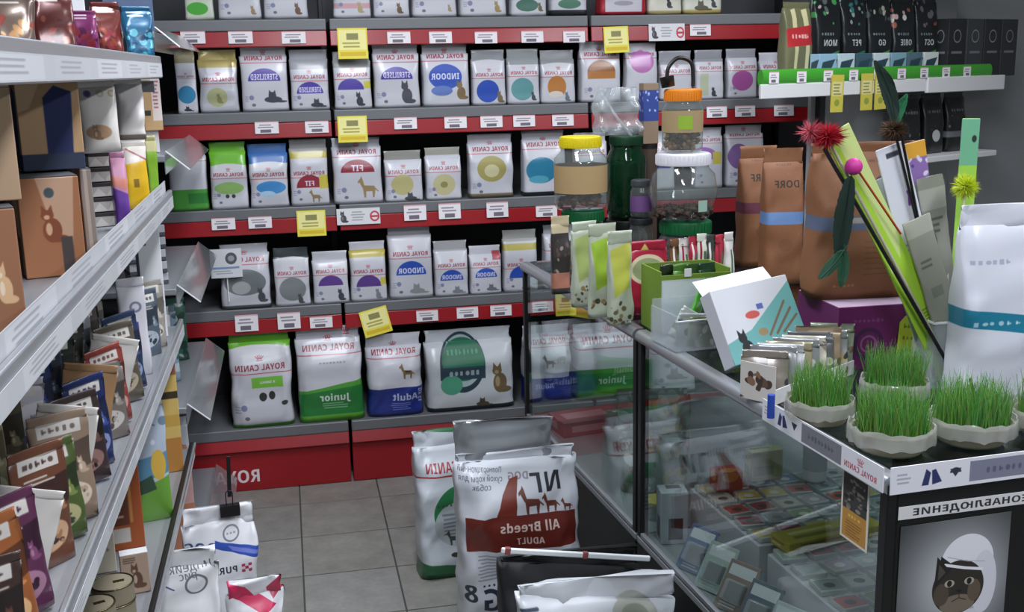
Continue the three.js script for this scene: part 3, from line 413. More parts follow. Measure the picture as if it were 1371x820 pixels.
const rearRow = [['#4a6a34', ['#7a9a4c', '#2c3c20', '#b9b48a'], 'grass green'], ['#33302c', ['#5c564c', '#1c1a18', '#88806c'], 'sooty'], ['#7a7c80', ['#a8aab0', '#4a4c50', '#8a3a6c'], 'silver and magenta'], ['#2c2a28', ['#4a463e', '#161514', '#777060'], 'coal black'], ['#8a8468', ['#aaa488', '#55503c', '#d0caae'], 'pale olive'], ['#4c4a38', ['#77725a', '#2c2a20', '#a8a284'], 'dark olive'], ['#c4c2c8', ['#9a98a4', '#dcdae0', '#54409a'], 'white and violet'], ['#233058', ['#3f4f8c', '#141b38', '#9aa2c8'], 'royal blue'], ['#1f2c3c', ['#3c4c5c', '#121a24', '#8a9aa8'], 'ink blue'], ['#26302a', ['#44544a', '#141816', '#7a6a54'], 'bottle green'], ['#3a3c34', ['#5c6052', '#20221c', '#8a8a74'], 'forest grey'], ['#9aa0a4', ['#c0c5c8', '#62686c', '#dde0e2'], 'pale silver'], ['#585048', ['#80766a', '#332e28', '#a89c8c'], 'umber'], ['#a9a49c', ['#c8c4bc', '#706c66', '#dedad2'], 'oatmeal']];
rearRow.forEach((e, i) => pouch(-0.49, L3 + 0.0315, [-1.3 - i * 0.108, 0.1, 0.15], 0.022, 0.6 + rr(-0.15, 0.15), wet(e[0], e[1], 22 + i), e[2] + ' food pouch in the raised rear row of the third shelf', { h: rr(0.15, 0.178), tilt: rr(-0.08, 0.08), foil: i % 3 === 2, group: 'rear row of pouches on the third shelf' }));
pouch(null, L3, [-0.379,-2.675,0.067,0.281], 0.03, TURN, (g, w, h) => { OPS.r(g, -2, -2, w + 4, h + 4, '#d5d3da'); OPS.r(g, w * 0.15, h * 0.45, w * 0.5, h * 0.16, '#54409a'); OPS.o(g, w * 0.6, h * 0.3, w * 0.16, w * 0.16, '#7d7f94', 4); }, 'tall white pouch with violet block and ring on the third shelf', { h: 0.235 });
crate(null, L3, [-0.374,-3.052,0.06,0.275], 0.04, TURN, (g, w, h) => { OPS.r(g, -2, -2, w + 4, h + 4, '#dfe1e4'); OPS.r(g, w * 0.55, h * 0.5, w * 0.08, h * 0.3, '#8fb9c4'); OPS.c(g, w * 0.3, h * 0.16, w * 0.08, h * 0.012, '#50545a'); }, 'tall plain white carton by the rack upright', { h: 0.31 });
// fourth shelf: boxes and tins
const L4 = 0.53;
const petPrint2 = petPrint('#b9a08c', '#6a4c3c', '#cbb29a');
crate(null, L4, [-0.426,-2.503,0.103,0.22], 0.09, 0.2, (g, w, h) => { OPS.r(g, -2, -2, w + 4, h + 4, '#a9562a'); OPS.r(g, w * 0.1, h * 0.22, w * 0.6, h * 0.5, '#6b3a26'); for (let i = 0; i < 6; i++) smallprint(g, w * 0.15, h * (0.26 + i * 0.07), w * 0.5, 1, h * 0.06, '#c7a288'); OPS.r(g, w * 0.72, h * 0.1, w * 0.06, h * 0.6, '#c98a4a'); OPS.r(g, w * 0.3, h * 0.75, w * 0.4, h * 0.16, '#d6cfc6'); }, 'orange-brown carton with white panel on the fourth shelf', { flap: std(0x8a4a28, 0.7) });
crate(null, L4, [-0.405,-2.665,0.088,0.272], 0.09, 0.2, (g, w, h) => { OPS.r(g, -2, -2, w + 4, h + 4, '#75862f'); OPS.r(g, 0, 0, w, h * 0.38, '#ced3d8'); OPS.r(g, 0, h * 0.38, w, h * 0.1, '#8a9a2a'); scrawl(g, w * 0.5, h * 0.6, w * 0.7, h * 0.07, '#39451a'); OPS.r(g, w * 0.2, h * 0.76, w * 0.6, h * 0.06, '#cdd07a'); }, 'olive green carton with white top on the fourth shelf');
pouch(null, L4, [-0.354,-2.699,0.085,0.303].map((v, i) => (i ? (i === 1 ? v + 0.02 : v) : v - 0.018)), 0.035, 0.25, (g, w, h) => { OPS.r(g, -2, -2, w + 4, h + 4, '#b6c4d4'); speckle(g, 0, h * 0.1, w, h * 0.3, 12, w * 0.12, ['#dfe6ee', '#6d8496', '#c9d2da']); OPS.p(g, '#5b8fae', 0, h * 0.5, w, h * 0.45, w, h * 0.62, 0, h * 0.68); OPS.p(g, '#6aa23a', 0, h * 0.74, w, h * 0.64, w, h, 0, h); OPS.c(g, w * 0.7, h * 0.55, w * 0.2, h * 0.12, '#d8b24a'); OPS.p(g, '#2f4f3a', 0, h * 0.68, w * 0.5, h * 0.62, w * 0.6, h * 0.74, 0, h * 0.78); }, 'landscape-printed pouch with blue hills and green field', { h: 0.315 });
crate(null, L4, [-0.374,-3.003,0.09,0.324], 0.08, 0.2, (g, w, h) => { OPS.r(g, -2, -2, w + 4, h + 4, '#d8b868'); OPS.r(g, 0, 0, w, h * 0.16, '#a86a48'); OPS.r(g, 0, h * 0.3, w, h * 0.06, '#3c3020'); OPS.r(g, 0, h * 0.5, w, h * 0.1, '#c9a24a'); OPS.r(g, 0, h * 0.7, w, h * 0.3, '#b9803c'); }, 'honey yellow carton with brown top behind the landscape pouch', { h: 0.33, flap: std(0xb07a48, 0.7) });
crate(null, L4, [-0.365,-2.268,0.057,0.09], 0.03, 0.2, petPrint2, 'small pinkish carton with a cat print beside the tins');
crate(null, L4, [-0.459,-2.385,0.075,0.061], 0.03, 0.2, (g, w, h) => { OPS.r(g, -2, -2, w + 4, h + 4, '#cfc9b4'); scrawl(g, w * 0.5, h * 0.4, w * 0.7, h * 0.2, '#7a7460', 6); }, 'cream carton with brown lettering behind the tins', { h: 0.09 });
const tinLabel = std(0x8d8570, 0.5), tinGold = std(0x2e2718, 0.3, 0.6), tinRim = std(0x6d6248, 0.25, 0.85);
[[-0.395, -2.17], [-0.418, -2.08], [-0.392, -1.99]].forEach(([tx, z], i) => {
  for (let k = 0; k < 2; k++) {
    const t = thing('food_tin', ['lower', 'upper'][k] + [' dark gold tin of the pair by the small pinkish carton', ' dark gold tin of the middle pair of tins', ' dark gold tin of the pair farthest from the pinkish carton'][i], 'tin', [tx, L4 + 0.001 + k * 0.0395, z], rr(0, 3), 'stacked tins on the fourth shelf');
    part(t, 'can', cyl(0.041, 0.041, 0.036, 0, 0.001, 0, 32), tinLabel);
    part(t, 'rim', new THREE.TorusGeometry(0.0405, 0.0018, 6, 36).rotateX(PI / 2).translate(0, 0.037, 0), tinRim);
    part(t, 'lid', lathe([[0, 0.0355], [0.03, 0.0355], [0.031, 0.0365], [0.033, 0.0355], [0.0395, 0.0375]]), tinGold);
    part(t, 'pull_tab', rbox(0.012, 0.0014, 0.022, 0.0006, 0, 0.0368, 0.012), tinRim);
  }
});

// ---------------------------------------------------------------- end rack by the back shelves, with clear tilted price rails
{
  const t = thing('end_rack', 'grey end rack with clear tilted price rails next to the back shelves', 'rack', [-0.34, 0, -3.745]);
  part(t, 'back_panel', box(0.012, 1.95, 0.86, -0.57, 0.975, 0), M.panel);
  for (const z of [-0.41, 0.41]) part(t, 'upright', box(0.025, 1.95, 0.03, -0.55, 0.975, z), M.rackGrey);
  [1.72, 1.375, 0.985, 0.62, 0.12].forEach((y, i) => {
    const s = part(t, i === 4 ? 'base_shelf' : 'shelf', rbox(0.54, 0.02, 0.86, 0.004, -0.27, y - 0.01, 0), M.rackGrey);
    const w = i === 4 ? 0.1 : 0.085, r = part(s, 'price_rail', rbox(w, 0.003, 0.86, 0.001, w / 2, 0, 0), M.acrylic); r.position.set(0.002, y + 0.012, 0); r.rotation.z = -0.72;
    const e = part(s, 'rail_edge', rbox(w, 0.004, 0.004, 0.001, w / 2, 0, 0.43), M.acrylicEdge); e.position.copy(r.position); e.rotation.z = -0.72;
    part(s, 'rail_lip', rbox(0.003, 0.05, 0.86, 0.001, -0.002, y - 0.03, 0), M.acrylic);
  });
}
{
  const f = face(110, 110, (g, w, h) => { OPS.r(g, -2, -2, w + 4, h + 4, '#d6d8dc'); OPS.c(g, w * 0.66, h * 0.34, w * 0.18, h * 0.2, '#55585e'); OPS.c(g, w * 0.66, h * 0.34, w * 0.1, h * 0.1, '#9a9da2'); OPS.r(g, 0, h * 0.62, w * 0.9, h * 0.07, '#7d94b8'); smallprint(g, w * 0.1, h * 0.74, w * 0.7, 2, h * 0.08, '#a5abb5'); });
  const c = thing('shelf_card', 'white card with grey cat face and blue line, clipped before the grey-emblem bag', 'card', [-0.247,0.846,-4.238], 0.05);
  part(c, 'card', sheet(0.115, 0.11, f, 0.0012, 0.006).translate(0, 0.055, 0), f.s.card); part(c, 'stem', rbox(0.004, 0.16, 0.002, 0.0008, 0.0, -0.015, -0.003), M.acrylicEdge);
}
for (let k = 0; k < 7; k++) crate(-0.42, 0.986 + k * 0.036, [-3.38 + rr(-0.01, 0.01), 0.11, 0.034], 0.08, 0.35 + rr(-0.1, 0.1), (g, w, h) => { OPS.r(g, -2, -2, w + 4, h + 4, '#a9acb0'); OPS.r(g, 0, h * 0.65, w, h * 0.35, '#45484c'); smallprint(g, 6, 5, w * 0.5, 2, 6, '#6d7076'); }, ['lowest', 'second', 'third', 'fourth', 'fifth', 'sixth', 'topmost'][k] + ' silver-grey food tray, counted upward, in the end rack stack', { h: 0.0345, name: 'food_tray', cat: 'tray', group: 'tall stack of silver trays', flap: M.panel });
pouch(-0.43, 0.621, [-3.36, 0.12, 0.2], 0.04, 0.3, (g, w, h) => { OPS.r(g, -2, -2, w + 4, h + 4, '#e4e6e8'); OPS.r(g, w * 0.2, h * 0.68, w * 0.6, h * 0.3, '#2b9aa8'); OPS.c(g, w * 0.3, h * 0.2, w * 0.06, h * 0.03, '#45484c'); }, 'white pouch with teal block at its foot on the end rack', { h: 0.3 });
pouch(-0.44, 0.621, [-3.62, 0.12, 0.2], 0.04, 0.3, (g, w, h) => { OPS.r(g, -2, -2, w + 4, h + 4, '#8fa4b4'); speckle(g, 0, 0, w, h, 24, w * 0.14, ['#c7d3da', '#3c5468', '#2c6a5c']); }, 'blue-grey dappled pouch on the end rack', { h: 0.25 });
pouch(-0.44, 0.621, [-3.9, 0.13, 0.2], 0.04, 0.3, (g, w, h) => { OPS.r(g, -2, -2, w + 4, h + 4, '#2c5f4a'); speckle(g, 0, 0, w, h, 16, w * 0.14, ['#a9bcb0', '#1b3a30']); }, 'dark green pouch at the back shelves end of the end rack', { h: 0.22 });
crate(-0.42, 1.376, [-3.4, 0.12, 0.2], 0.08, 0.3, (g, w, h) => { OPS.r(g, -2, -2, w + 4, h + 4, '#c9c6c4'); OPS.r(g, w * 0.4, h * 0.2, w * 0.3, h * 0.1, '#a8283c'); smallprint(g, w * 0.1, h * 0.4, w * 0.7, 6, h * 0.06, '#8a8c90'); }, 'pale carton with red flash on the end rack, above the silver trays', { h: 0.2 });
crate(-0.42, 1.721, [-3.45, 0.14, 0.2], 0.1, 0.3, (g, w, h) => { OPS.r(g, -2, -2, w + 4, h + 4, '#4a5a78'); OPS.r(g, 0, 0, w, h * 0.4, '#c9ccd0'); }, 'slate blue carton with white top on the end rack', { h: 0.17 });
crate(-0.41, 0.121, [-3.4, 0.12, 0.2], 0.1, 0.2, (g, w, h) => { OPS.r(g, -2, -2, w + 4, h + 4, '#b57a5c'); OPS.r(g, 0, 0, w, h * 0.5, '#c9a09a'); }, 'terracotta carton on the base of the end rack', { h: 0.32, flap: std(0xb07a60, 0.7) });
pouch(-0.46, 0.121, [-3.66, 0.17, 0.3], 0.06, 0.35, (g, w, h) => { OPS.r(g, -2, -2, w + 4, h + 4, '#c4c9ce'); words(g, 'ROYAL', w * 0.5, h * 0.35, w * 0.26, '#a32a3a', w, h, 'bold', 0.95, -0.6); speckle(g, 0, h * 0.5, w, h * 0.5, 14, w * 0.1, ['#8d949a', '#e2e5e8']); }, 'pale grey bag with slanting red letters on the base of the end rack', { h: 0.36, name: 'pet_food_bag', cat: 'bag' });

// ---------------------------------------------------------------- glass counters
const CT = 0.066, CO = [0.907, -1.507];
const cw = (x, z) => [CO[0] + x * Math.cos(CT) + z * Math.sin(CT), CO[1] - x * Math.sin(CT) + z * Math.cos(CT)];
const CH = 0.95, DK4 = 0.4, CD = 0.8;
function counter(label, z0, len, o = {}) {
  const [x, z] = cw(0, z0), t = thing('display_counter', label, 'counter', [x, 0, z], CT);
  part(t, 'plinth', rbox(CD, DK4 - 0.02, len, 0.004, CD / 2, (DK4 - 0.02) / 2, -len / 2), M.black);
  part(t, 'deck', rbox(CD, 0.018, len, 0.003, CD / 2, DK4 - 0.011, -len / 2), std(0x7f8486, 0.4));
  for (const [a, b] of [[0.012, -0.012], [CD - 0.012, -0.012], [0.012, -len + 0.012], [CD - 0.012, -len + 0.012]]) part(t, 'post', rbox(0.022, CH - DK4 - 0.014, 0.022, 0.002, a, (CH + DK4) / 2 - 0.007, b), M.black);
  part(t, 'side_pane', box(0.005, CH - DK4 - 0.03, len - 0.05, 0.01, (CH + DK4) / 2 - 0.008, -len / 2), M.glass);
  part(t, 'end_pane', box(CD - 0.05, CH - DK4 - 0.03, 0.005, CD / 2, (CH + DK4) / 2 - 0.008, -len + 0.012), M.glass);
  part(t, 'top', rbox(CD - 0.03, 0.012, len - 0.004, 0.003, CD / 2 + 0.012, CH - 0.0065, -len / 2), M.topGlass);
  const rail = new THREE.Shape(); rail.absarc(0, 0, 0.016, -PI / 2, PI / 2, false); rail.lineTo(-0.014, 0.016); rail.lineTo(-0.014, -0.016); rail.closePath();
  part(t, 'edge_profile', new THREE.ExtrudeGeometry(rail, { depth: len - 0.006, bevelEnabled: false, curveSegments: 10 }).rotateZ(PI).translate(0.008, CH - 0.016, -len + 0.003), M.alu);
  part(t, 'sill', rbox(0.012, 0.012, len - 0.05, 0.002, 0.006, DK4 + 0.008, -len / 2), M.alu);
  return t;
}
const nearCounter = counter('black glass display counter with grass pots on top and a cat poster', 0, 1.075);
const farCounter = counter('glass display counter carrying the jars, its end by the back shelves', -1.085, 1.055);
part(nearCounter, 'back_door', box(0.012, CH - DK4 - 0.04, 1.02, CD - 0.006, (CH + DK4) / 2 - 0.008, -0.5375), std(0x63696c, 0.35));
// end board, poster and lettered strips of the near counter
{
  part(nearCounter, 'end_board', rbox(CD - 0.03, CH - DK4 - 0.02, 0.014, 0.002, CD / 2, (CH + DK4) / 2 - 0.006, -0.008), M.black);
  const strip = face(700, 56, (g, w, h) => {
    OPS.r(g, -2, -2, w + 4, h + 4, '#dedfe6');
    for (const x0 of [0, 350]) { smallprint(g, x0 + 12, 16, 34, 3, 8, '#a9abba'); OPS.p(g, '#2a3260', x0 + 66, 44, x0 + 74, 12, x0 + 84, 20, x0 + 80, 44); OPS.p(g, '#2a3260', x0 + 88, 44, x0 + 86, 16, x0 + 94, 14, x0 + 108, 40); OPS.d(g, x0 + 136, 26, 12, 10, '#2f3140'); OPS.p(g, '#2f3140', x0 + 124, 18, x0 + 148, 18, x0 + 136, 34); OPS.r(g, x0 + 166, 8, 166, 40, '#7d7f92'); scrawl(g, x0 + 255, 29, 110, 20, '#4f5168', 8); }
  });
  const s1 = part(nearCounter, 'front_strip', sheet(0.62, 0.046, strip, 0.002), strip.s.card); s1.position.set(0.311, CH - 0.006, 0.003);
  const sideStrip = face(460, 56, (g, w, h) => { OPS.r(g, -2, -2, w + 4, h + 4, '#dadce2'); smallprint(g, 10, 16, 40, 3, 8, '#b0a4b0'); OPS.p(g, '#2a3260', 70, 44, 78, 12, 88, 20, 84, 44); OPS.p(g, '#2a3260', 92, 44, 90, 16, 98, 14, 112, 40); OPS.p(g, '#2f3140', 128, 18, 152, 18, 140, 36); OPS.r(g, 170, 6, 150, 44, '#75777f'); scrawl(g, 245, 28, 100, 20, '#4c4e5c', 8); crown(g, 385, 20, 18, '#b03a4c'); words(g, 'ROYAL CANIN', 385, 38, 17, '#b03a4c', w, h, 'bold', 0.24); });
  const s2 = part(nearCounter, 'side_strip', sheet(0.4, 0.042, sideStrip, 0.002), sideStrip.s.card); s2.rotation.y = -PI / 2; s2.position.set(-0.0095, CH - 0.004, -0.2);
  const cyr = face(500, 54, (g, w, h) => { OPS.r(g, -2, -2, w + 4, h + 4, '#d4d4d4'); words(g, 'ВИДЕОНАБЛЮДЕНИЕ', w / 2, h / 2, 40, '#26262a', w, h, 'bold', 0.96); });
  const s3 = part(nearCounter, 'notice_strip', sheet(0.33, 0.022, cyr, 0.001), cyr.s.card, 'white strip with black lettering'); s3.position.set(0.186, CH - 0.066, 0.0005); s3.rotation.z = -0.01;
  const cat = face(420, 640, (g, w, h) => {
    OPS.r(g, -2, -2, w + 4, h + 4, '#4f5254');
    const q = g.createRadialGradient(w * 0.55, h * 0.34, 20, w * 0.55, h * 0.34, w * 0.72); q.addColorStop(0, '#d3d4d8'); q.addColorStop(0.45, '#94969a'); q.addColorStop(1, '#3c3f40'); g.fillStyle = q; g.fillRect(0, 0, w, h);
    OPS.p(g, '#cfcfd8', w * 0.08, h, w * 0.16, h * 0.6, w * 0.34, h * 0.5, w * 0.76, h * 0.5, w * 0.9, h * 0.62, w * 0.94, h);
    OPS.c(g, w * 0.62, h * 0.24, w * 0.24, h * 0.15, '#e3e3ea'); OPS.c(g, w * 0.78, h * 0.36, w * 0.12, h * 0.17, '#d5d5de');
    OPS.c(g, w * 0.55, h * 0.37, w * 0.235, h * 0.145, '#2d2823'); OPS.p(g, '#1d1a18', w * 0.36, h * 0.34, w * 0.38, h * 0.19, w * 0.5, h * 0.25); OPS.c(g, w * 0.41, h * 0.27, w * 0.03, h * 0.03, '#5c544c');
    OPS.c(g, w * 0.55, h * 0.46, w * 0.16, h * 0.05, '#75695a'); OPS.c(g, w * 0.4, h * 0.4, w * 0.07, h * 0.06, '#4d4338'); OPS.c(g, w * 0.7, h * 0.4, w * 0.06, h * 0.06, '#5d5142');
    for (const ex of [0.47, 0.65]) { OPS.c(g, w * ex, h * 0.345, w * 0.045, h * 0.02, '#a8a394'); OPS.c(g, w * ex, h * 0.345, w * 0.022, h * 0.017, '#15130f'); }
    OPS.p(g, '#12100e', w * 0.53, h * 0.385, w * 0.6, h * 0.385, w * 0.565, h * 0.405); OPS.l(g, '#1a1714', 3, w * 0.565, h * 0.405, w * 0.565, h * 0.43, w * 0.5, h * 0.445); OPS.l(g, '#1a1714', 3, w * 0.565, h * 0.43, w * 0.63, h * 0.445);
    OPS.l(g, '#e8e8ee', 10, w * 0.42, h * 0.24, w * 0.6, h * 0.27, w * 0.76, h * 0.29); OPS.l(g, '#b4b4be', 3, w * 0.44, h * 0.2, w * 0.62, h * 0.235, w * 0.78, h * 0.25);
    OPS.p(g, '#1d1a18', w * 0.33, h * 0.36, w * 0.345, h * 0.19, w * 0.47, h * 0.275); OPS.p(g, '#4a423b', w * 0.36, h * 0.32, w * 0.365, h * 0.23, w * 0.43, h * 0.28);
    OPS.c(g, w * 0.47, h * 0.545, 5, 6, '#6a5a5c'); OPS.c(g, w * 0.66, h * 0.55, 5, 6, '#6a5a5c'); OPS.l(g, '#b3b3be', 4, w * 0.3, h * 0.56, w * 0.26, h); OPS.l(g, '#b3b3be', 4, w * 0.82, h * 0.58, w * 0.86, h);
  });
  const p = part(nearCounter, 'poster', sheet(0.21, 0.33, cat, 0.001), cat.s.card, 'black-and-white poster of a dark cat in a white cap'); p.position.set(0.132, CH - 0.253, 0.0005);
  const leaf = face(110, 300, (g, w, h) => { OPS.r(g, -2, -2, w + 4, h + 4, '#d8d3c6'); OPS.r(g, 8, 8, w - 16, h * 0.52, '#3a3a38'); speckle(g, 14, 20, w - 28, h * 0.45, 40, 9, ['#6f6c62', '#1f201f', '#8a877a']); OPS.r(g, 8, h * 0.54, w - 16, h * 0.42, '#b9873e'); scrawl(g, w / 2, h * 0.62, 50, 20, '#e3cf62', 4); smallprint(g, 20, h * 0.7, w - 40, 6, 12, '#8c622c'); });
  const l = part(nearCounter, 'leaflet', sheet(0.082, 0.122, leaf, 0.001), leaf.s.card, 'orange and black leaflet in a cream frame'); l.rotation.y = -PI / 2; l.position.set(0.0065, 0.854, -0.1);
}
// ------------------------------------------------ goods inside the counters
const inC = (x, y, z) => { const [a, b] = cw(x, z); return [a, y, b]; };
{
  // long white riser boxes with rows of small packets
  const riser = std(0xb9bcbf, 0.5), pk = ['#c0564a', '#6d8fb8', '#c9c4b6', '#7aa06a', '#a23c4c', '#d0b25a', '#5a6a8a', '#b8a0b0', '#8f9a9c', '#cfd3d6', '#74868a', '#a8bcae'];
  const pkNames = ['red', 'sky blue', 'cream', 'leaf green', 'crimson', 'mustard', 'navy', 'lilac', 'grey', 'white', 'slate', 'mint'];
  const pkFaces = pk.map((c, i) => face(64, 64, (g, w, h) => { OPS.r(g, -2, -2, w + 4, h + 4, '#c4c6c4'); OPS.r(g, 4, 6, w - 8, h - 20, c); OPS.c(g, 32, 26, 13, 11, i % 2 ? '#e0ddd4' : '#3f4448'); smallprint(g, 8, 50, 48, 2, 6, '#73777a'); }));
  [[-0.62, 0.39, 'white riser box of small packets, the one nearer the cat poster'], [-1.03, 0.37, 'white riser box of small packets beside the yellow pack']].forEach(([z, l, label], r) => {
    const t = thing('riser_box', label, 'box', inC(0.34, DK4 - 0.0015, z + l / 2), CT);
    part(t, 'carton_body', rbox(0.42, 0.13, l, 0.004, 0, 0.065, 0), riser);
    for (let i = 0; i < 6; i++) for (let j = 0; j < 5; j++) {
      const fi = (rnd() * pkFaces.length) | 0, f = pkFaces[fi];
      const m = single('treat_packet', pkNames[fi] + ' packet lying on the riser box ' + (r ? 'beside the yellow pack' : 'nearer the cat poster'), 'packet', carton(0.058, 0.012, 0.06, plain('#b9bcba'), plain('#b9bcba'), f), f.s.film, inC(0.34 - 0.175 + i * 0.07, DK4 + 0.1295, z + 0.04 + j * (l - 0.08) / 4), CT + rr(-0.15, 0.15), 'small packets on the riser boxes');
    }
  });
  const yf = face(160, 60, (g, w, h) => { OPS.r(g, -2, -2, w + 4, h + 4, '#b9a92c'); OPS.r(g, 20, 15, 100, 12, '#8a7d24'); OPS.r(g, 20, 34, 70, 10, '#d8cf7a'); });
  single('flat_pack', 'long yellow flat pack lying across the riser boxes', 'pack', carton(0.26, 0.024, 0.07, yf, yf, yf), yf.s.card, inC(0.28, DK4 + 0.1435, -0.62), CT + 0.12);
  const greys = [['#6d7577', 'grey blister pack'], ['#3c4446', 'charcoal blister pack'], ['#9aa2a4', 'pale blister pack'], ['#55606a', 'slate blister pack'], ['#7a6a62', 'taupe blister pack'], ['#8fa096', 'sage blister pack'], ['#4a5a7a', 'blue blister pack']];
  greys.forEach(([c, n], i) => {
    const f = face(100, 140, (g, w, h) => { OPS.r(g, -2, -2, w + 4, h + 4, c); OPS.r(g, 10, 12, w - 20, 30, '#b5babb'); OPS.r(g, 20, 60, w - 40, 50, '#2c3032'); smallprint(g, 14, 118, 70, 2, 8, '#aeb4b5'); });
    const t = thing('blister_pack', n + ' leaning low behind the counter glass', 'pack', inC(0.036, DK4 + 0.001, -0.2 - i * 0.105), CT - 1.15);
    const b = part(t, 'card_back', carton(0.085, 0.115, 0.004, f), f.s.card), s = part(t, 'blister', rbox(0.055, 0.05, 0.016, 0.006, 0, 0.045, 0.009), M.film);
    t.rotation.x = -0.6;
  });
  const mk = (name, label, cat, w, h, d, x, y, z, draw, turn = 0, side) => { const f = face(w * 800, h * 800, draw); return single(name, label, cat, carton(w, h, d, f, side ? plain(side) : f), f.s.card, inC(x, y, z), CT + turn); };
  mk('white_carton', 'white carton with dark window standing in the counter corner', 'carton', 0.07, 0.14, 0.06, 0.075, DK4 - 0.0015, -1.02, (g, w, h) => { OPS.r(g, -2, -2, w + 4, h + 4, '#a9b0b4'); OPS.r(g, w * 0.3, h * 0.5, w * 0.5, h * 0.4, '#2e2a28'); }, -0.2);
  mk('treat_box', 'orange-red treat box on the riser box in the counter', 'box', 0.07, 0.05, 0.05, 0.2, DK4 + 0.145, -0.97, (g, w, h) => { OPS.r(g, -2, -2, w + 4, h + 4, '#b5443a'); OPS.c(g, w * 0.5, h * 0.3, w * 0.3, h * 0.25, '#d08a2c'); });
  mk('treat_box', 'pale yellow treat box standing by the orange-red one in the counter', 'box', 0.09, 0.08, 0.04, 0.32, DK4 + 0.145, -1.0, (g, w, h) => { OPS.r(g, -2, -2, w + 4, h + 4, '#b9b47a'); OPS.r(g, w * 0.1, h * 0.5, w * 0.6, h * 0.3, '#8a8d5a'); });
  const bt = thing('spray_bottle', 'white spray bottle standing on the riser box in the counter', 'bottle', inC(0.44, DK4 + 0.145, -0.95), CT);
  part(bt, 'bottle_body', lathe([[0, 0], [0.028, 0], [0.03, 0.006], [0.03, 0.11], [0.024, 0.13], [0.012, 0.14], [0.012, 0.15], [0, 0.15]]), M.white);
  part(bt, 'trigger_head', flat([rbox(0.05, 0.022, 0.02, 0.005, -0.008, 0.162, 0), rbox(0.008, 0.035, 0.012, 0.002, -0.026, 0.142, 0)]), std(0xb9a9a0, 0.5));
  part(bt, 'label', lathe([[0.0306, 0.03], [0.0306, 0.09]]), std(0xa8b4b8, 0.5));
  // far counter goods
  const clear = face(180, 160, (g, w, h) => { OPS.r(g, -2, -2, w + 4, h + 4, '#7d8a80'); speckle(g, 0, 0, w, h, 60, 16, ['#a9b5aa', '#4f6a52', '#b5a35c', '#8a5a5a', '#c4c9c4']); });
  for (const [x, z, w, h, label] of [[0.17, -1.36, 0.2, 0.17, 'mottled green treat bag lying by the glass of the jar counter'], [0.3, -1.7, 0.24, 0.19, 'mottled green treat bag deeper inside the jar counter']]) { const t = thing('treat_bag', label, 'bag', inC(x, DK4 + 0.001, z), CT - 0.3); part(t, 'body', sack(w, h * 0.9, 0.09, clear, { wob: 0.014, vb: 0.9 }), clear.s.film); const s = part(t, 'top_seal', sack(w * 0.95, h * 0.12, 0.006, clear, { va: 0.9, wob: 0.004, ny: 3 }), clear.s.film); s.position.y = h * 0.89; }
  mk('toy_box', 'dull pink flat box in the jar counter', 'box', 0.3, 0.05, 0.14, 0.2, DK4 - 0.0015, -1.95, (g, w, h) => { OPS.r(g, -2, -2, w + 4, h + 4, '#8f6a72'); OPS.r(g, w * 0.1, h * 0.3, w * 0.5, h * 0.4, '#b9a0a4'); }, 0.1);
  const tn = thing('yellow_tin', 'small tin with yellow lid in the jar counter', 'tin', inC(0.1, DK4 + 0.001, -1.17), CT); part(tn, 'can', cyl(0.038, 0.038, 0.04, 0, 0, 0, 28), std(0x8f9494, 0.4, 0.6)); part(tn, 'lid', cyl(0.039, 0.039, 0.008, 0, 0.04, 0, 28), std(0xb3a23a, 0.5));
}
// ---------------------------------------------------------------- large sacks on the floor
function bigSack(label, x, z, w, h, d, turn, W, H, draw, o = {}) {
  const f = face(W, H, draw), t = thing('food_sack', label, 'sack', [x, 0.001, z], turn, 'large food sacks on the floor');
  const k = o.body ?? 0.9; part(t, 'body', sack(w, h * k, d, f, { vb: k, wob: o.wob ?? 0.012, pinch: o.pinch ?? 0.18, start: o.start ?? 0.6, e: o.e ?? 0.42, ny: 26, n: 40, slope: o.slope || 0, foot: 0.9 }), o.card ? f.s.card : f.s.film);
  const s = part(t, 'top_seal', sack(w * 0.97, h * (1 - k) + 0.02, 0.008, f, { va: k, vb: 1, pinch: 1, wob: 0.012, ny: 6, n: 36, slope: o.slope || 0 }), o.sealMat || f.s.film); s.position.y = h * k - 0.015 ;
  if (o.lean) t.rotation.x = -o.lean; if (o.tilt) t.rotation.z = o.tilt;
  return t;
}
bigSack('white food sack with red lettering and a green disc, green foot, standing on the tiles', 0.47, -3.33, 0.27, 0.47, 0.14, 0.1, 270, 470, (g, w, h) => { OPS.r(g, -2, -2, w + 4, h + 4, '#c9d0d6'); OPS.p(g, '#1f6a3c', 0, 0, w, 0, w, h * 0.04, w * 0.3, h * 0.015); words(g, 'ROYAL CANIN', w * 0.52, h * 0.24, w * 0.15, '#a3303a', w, h, 'bold', 0.8); OPS.r(g, 0, h * 0.29, w, 5, '#a3303a'); OPS.c(g, w * 0.52, h * 0.56, w * 0.34, h * 0.2, '#2a7a48'); OPS.c(g, w * 0.5, h * 0.63, w * 0.32, h * 0.16, '#b4bec2'); smallprint(g, w * 0.26, h * 0.55, w * 0.4, 6, h * 0.028, '#7f8a92'); scrawl(g, w * 0.32, h * 0.49, w * 0.2, h * 0.03, '#30503c', 4); animal(g, 'dog', w * 0.4, h * 0.72, w * 0.14, '#3f443f'); OPS.c(g, w * 0.42, h * 0.84, w * 0.06, h * 0.016, '#3c3630'); OPS.p(g, '#1f6a3c', 0, h * 0.88, w, h * 0.96, w, h, 0, h); }, { lean: 0.05 });
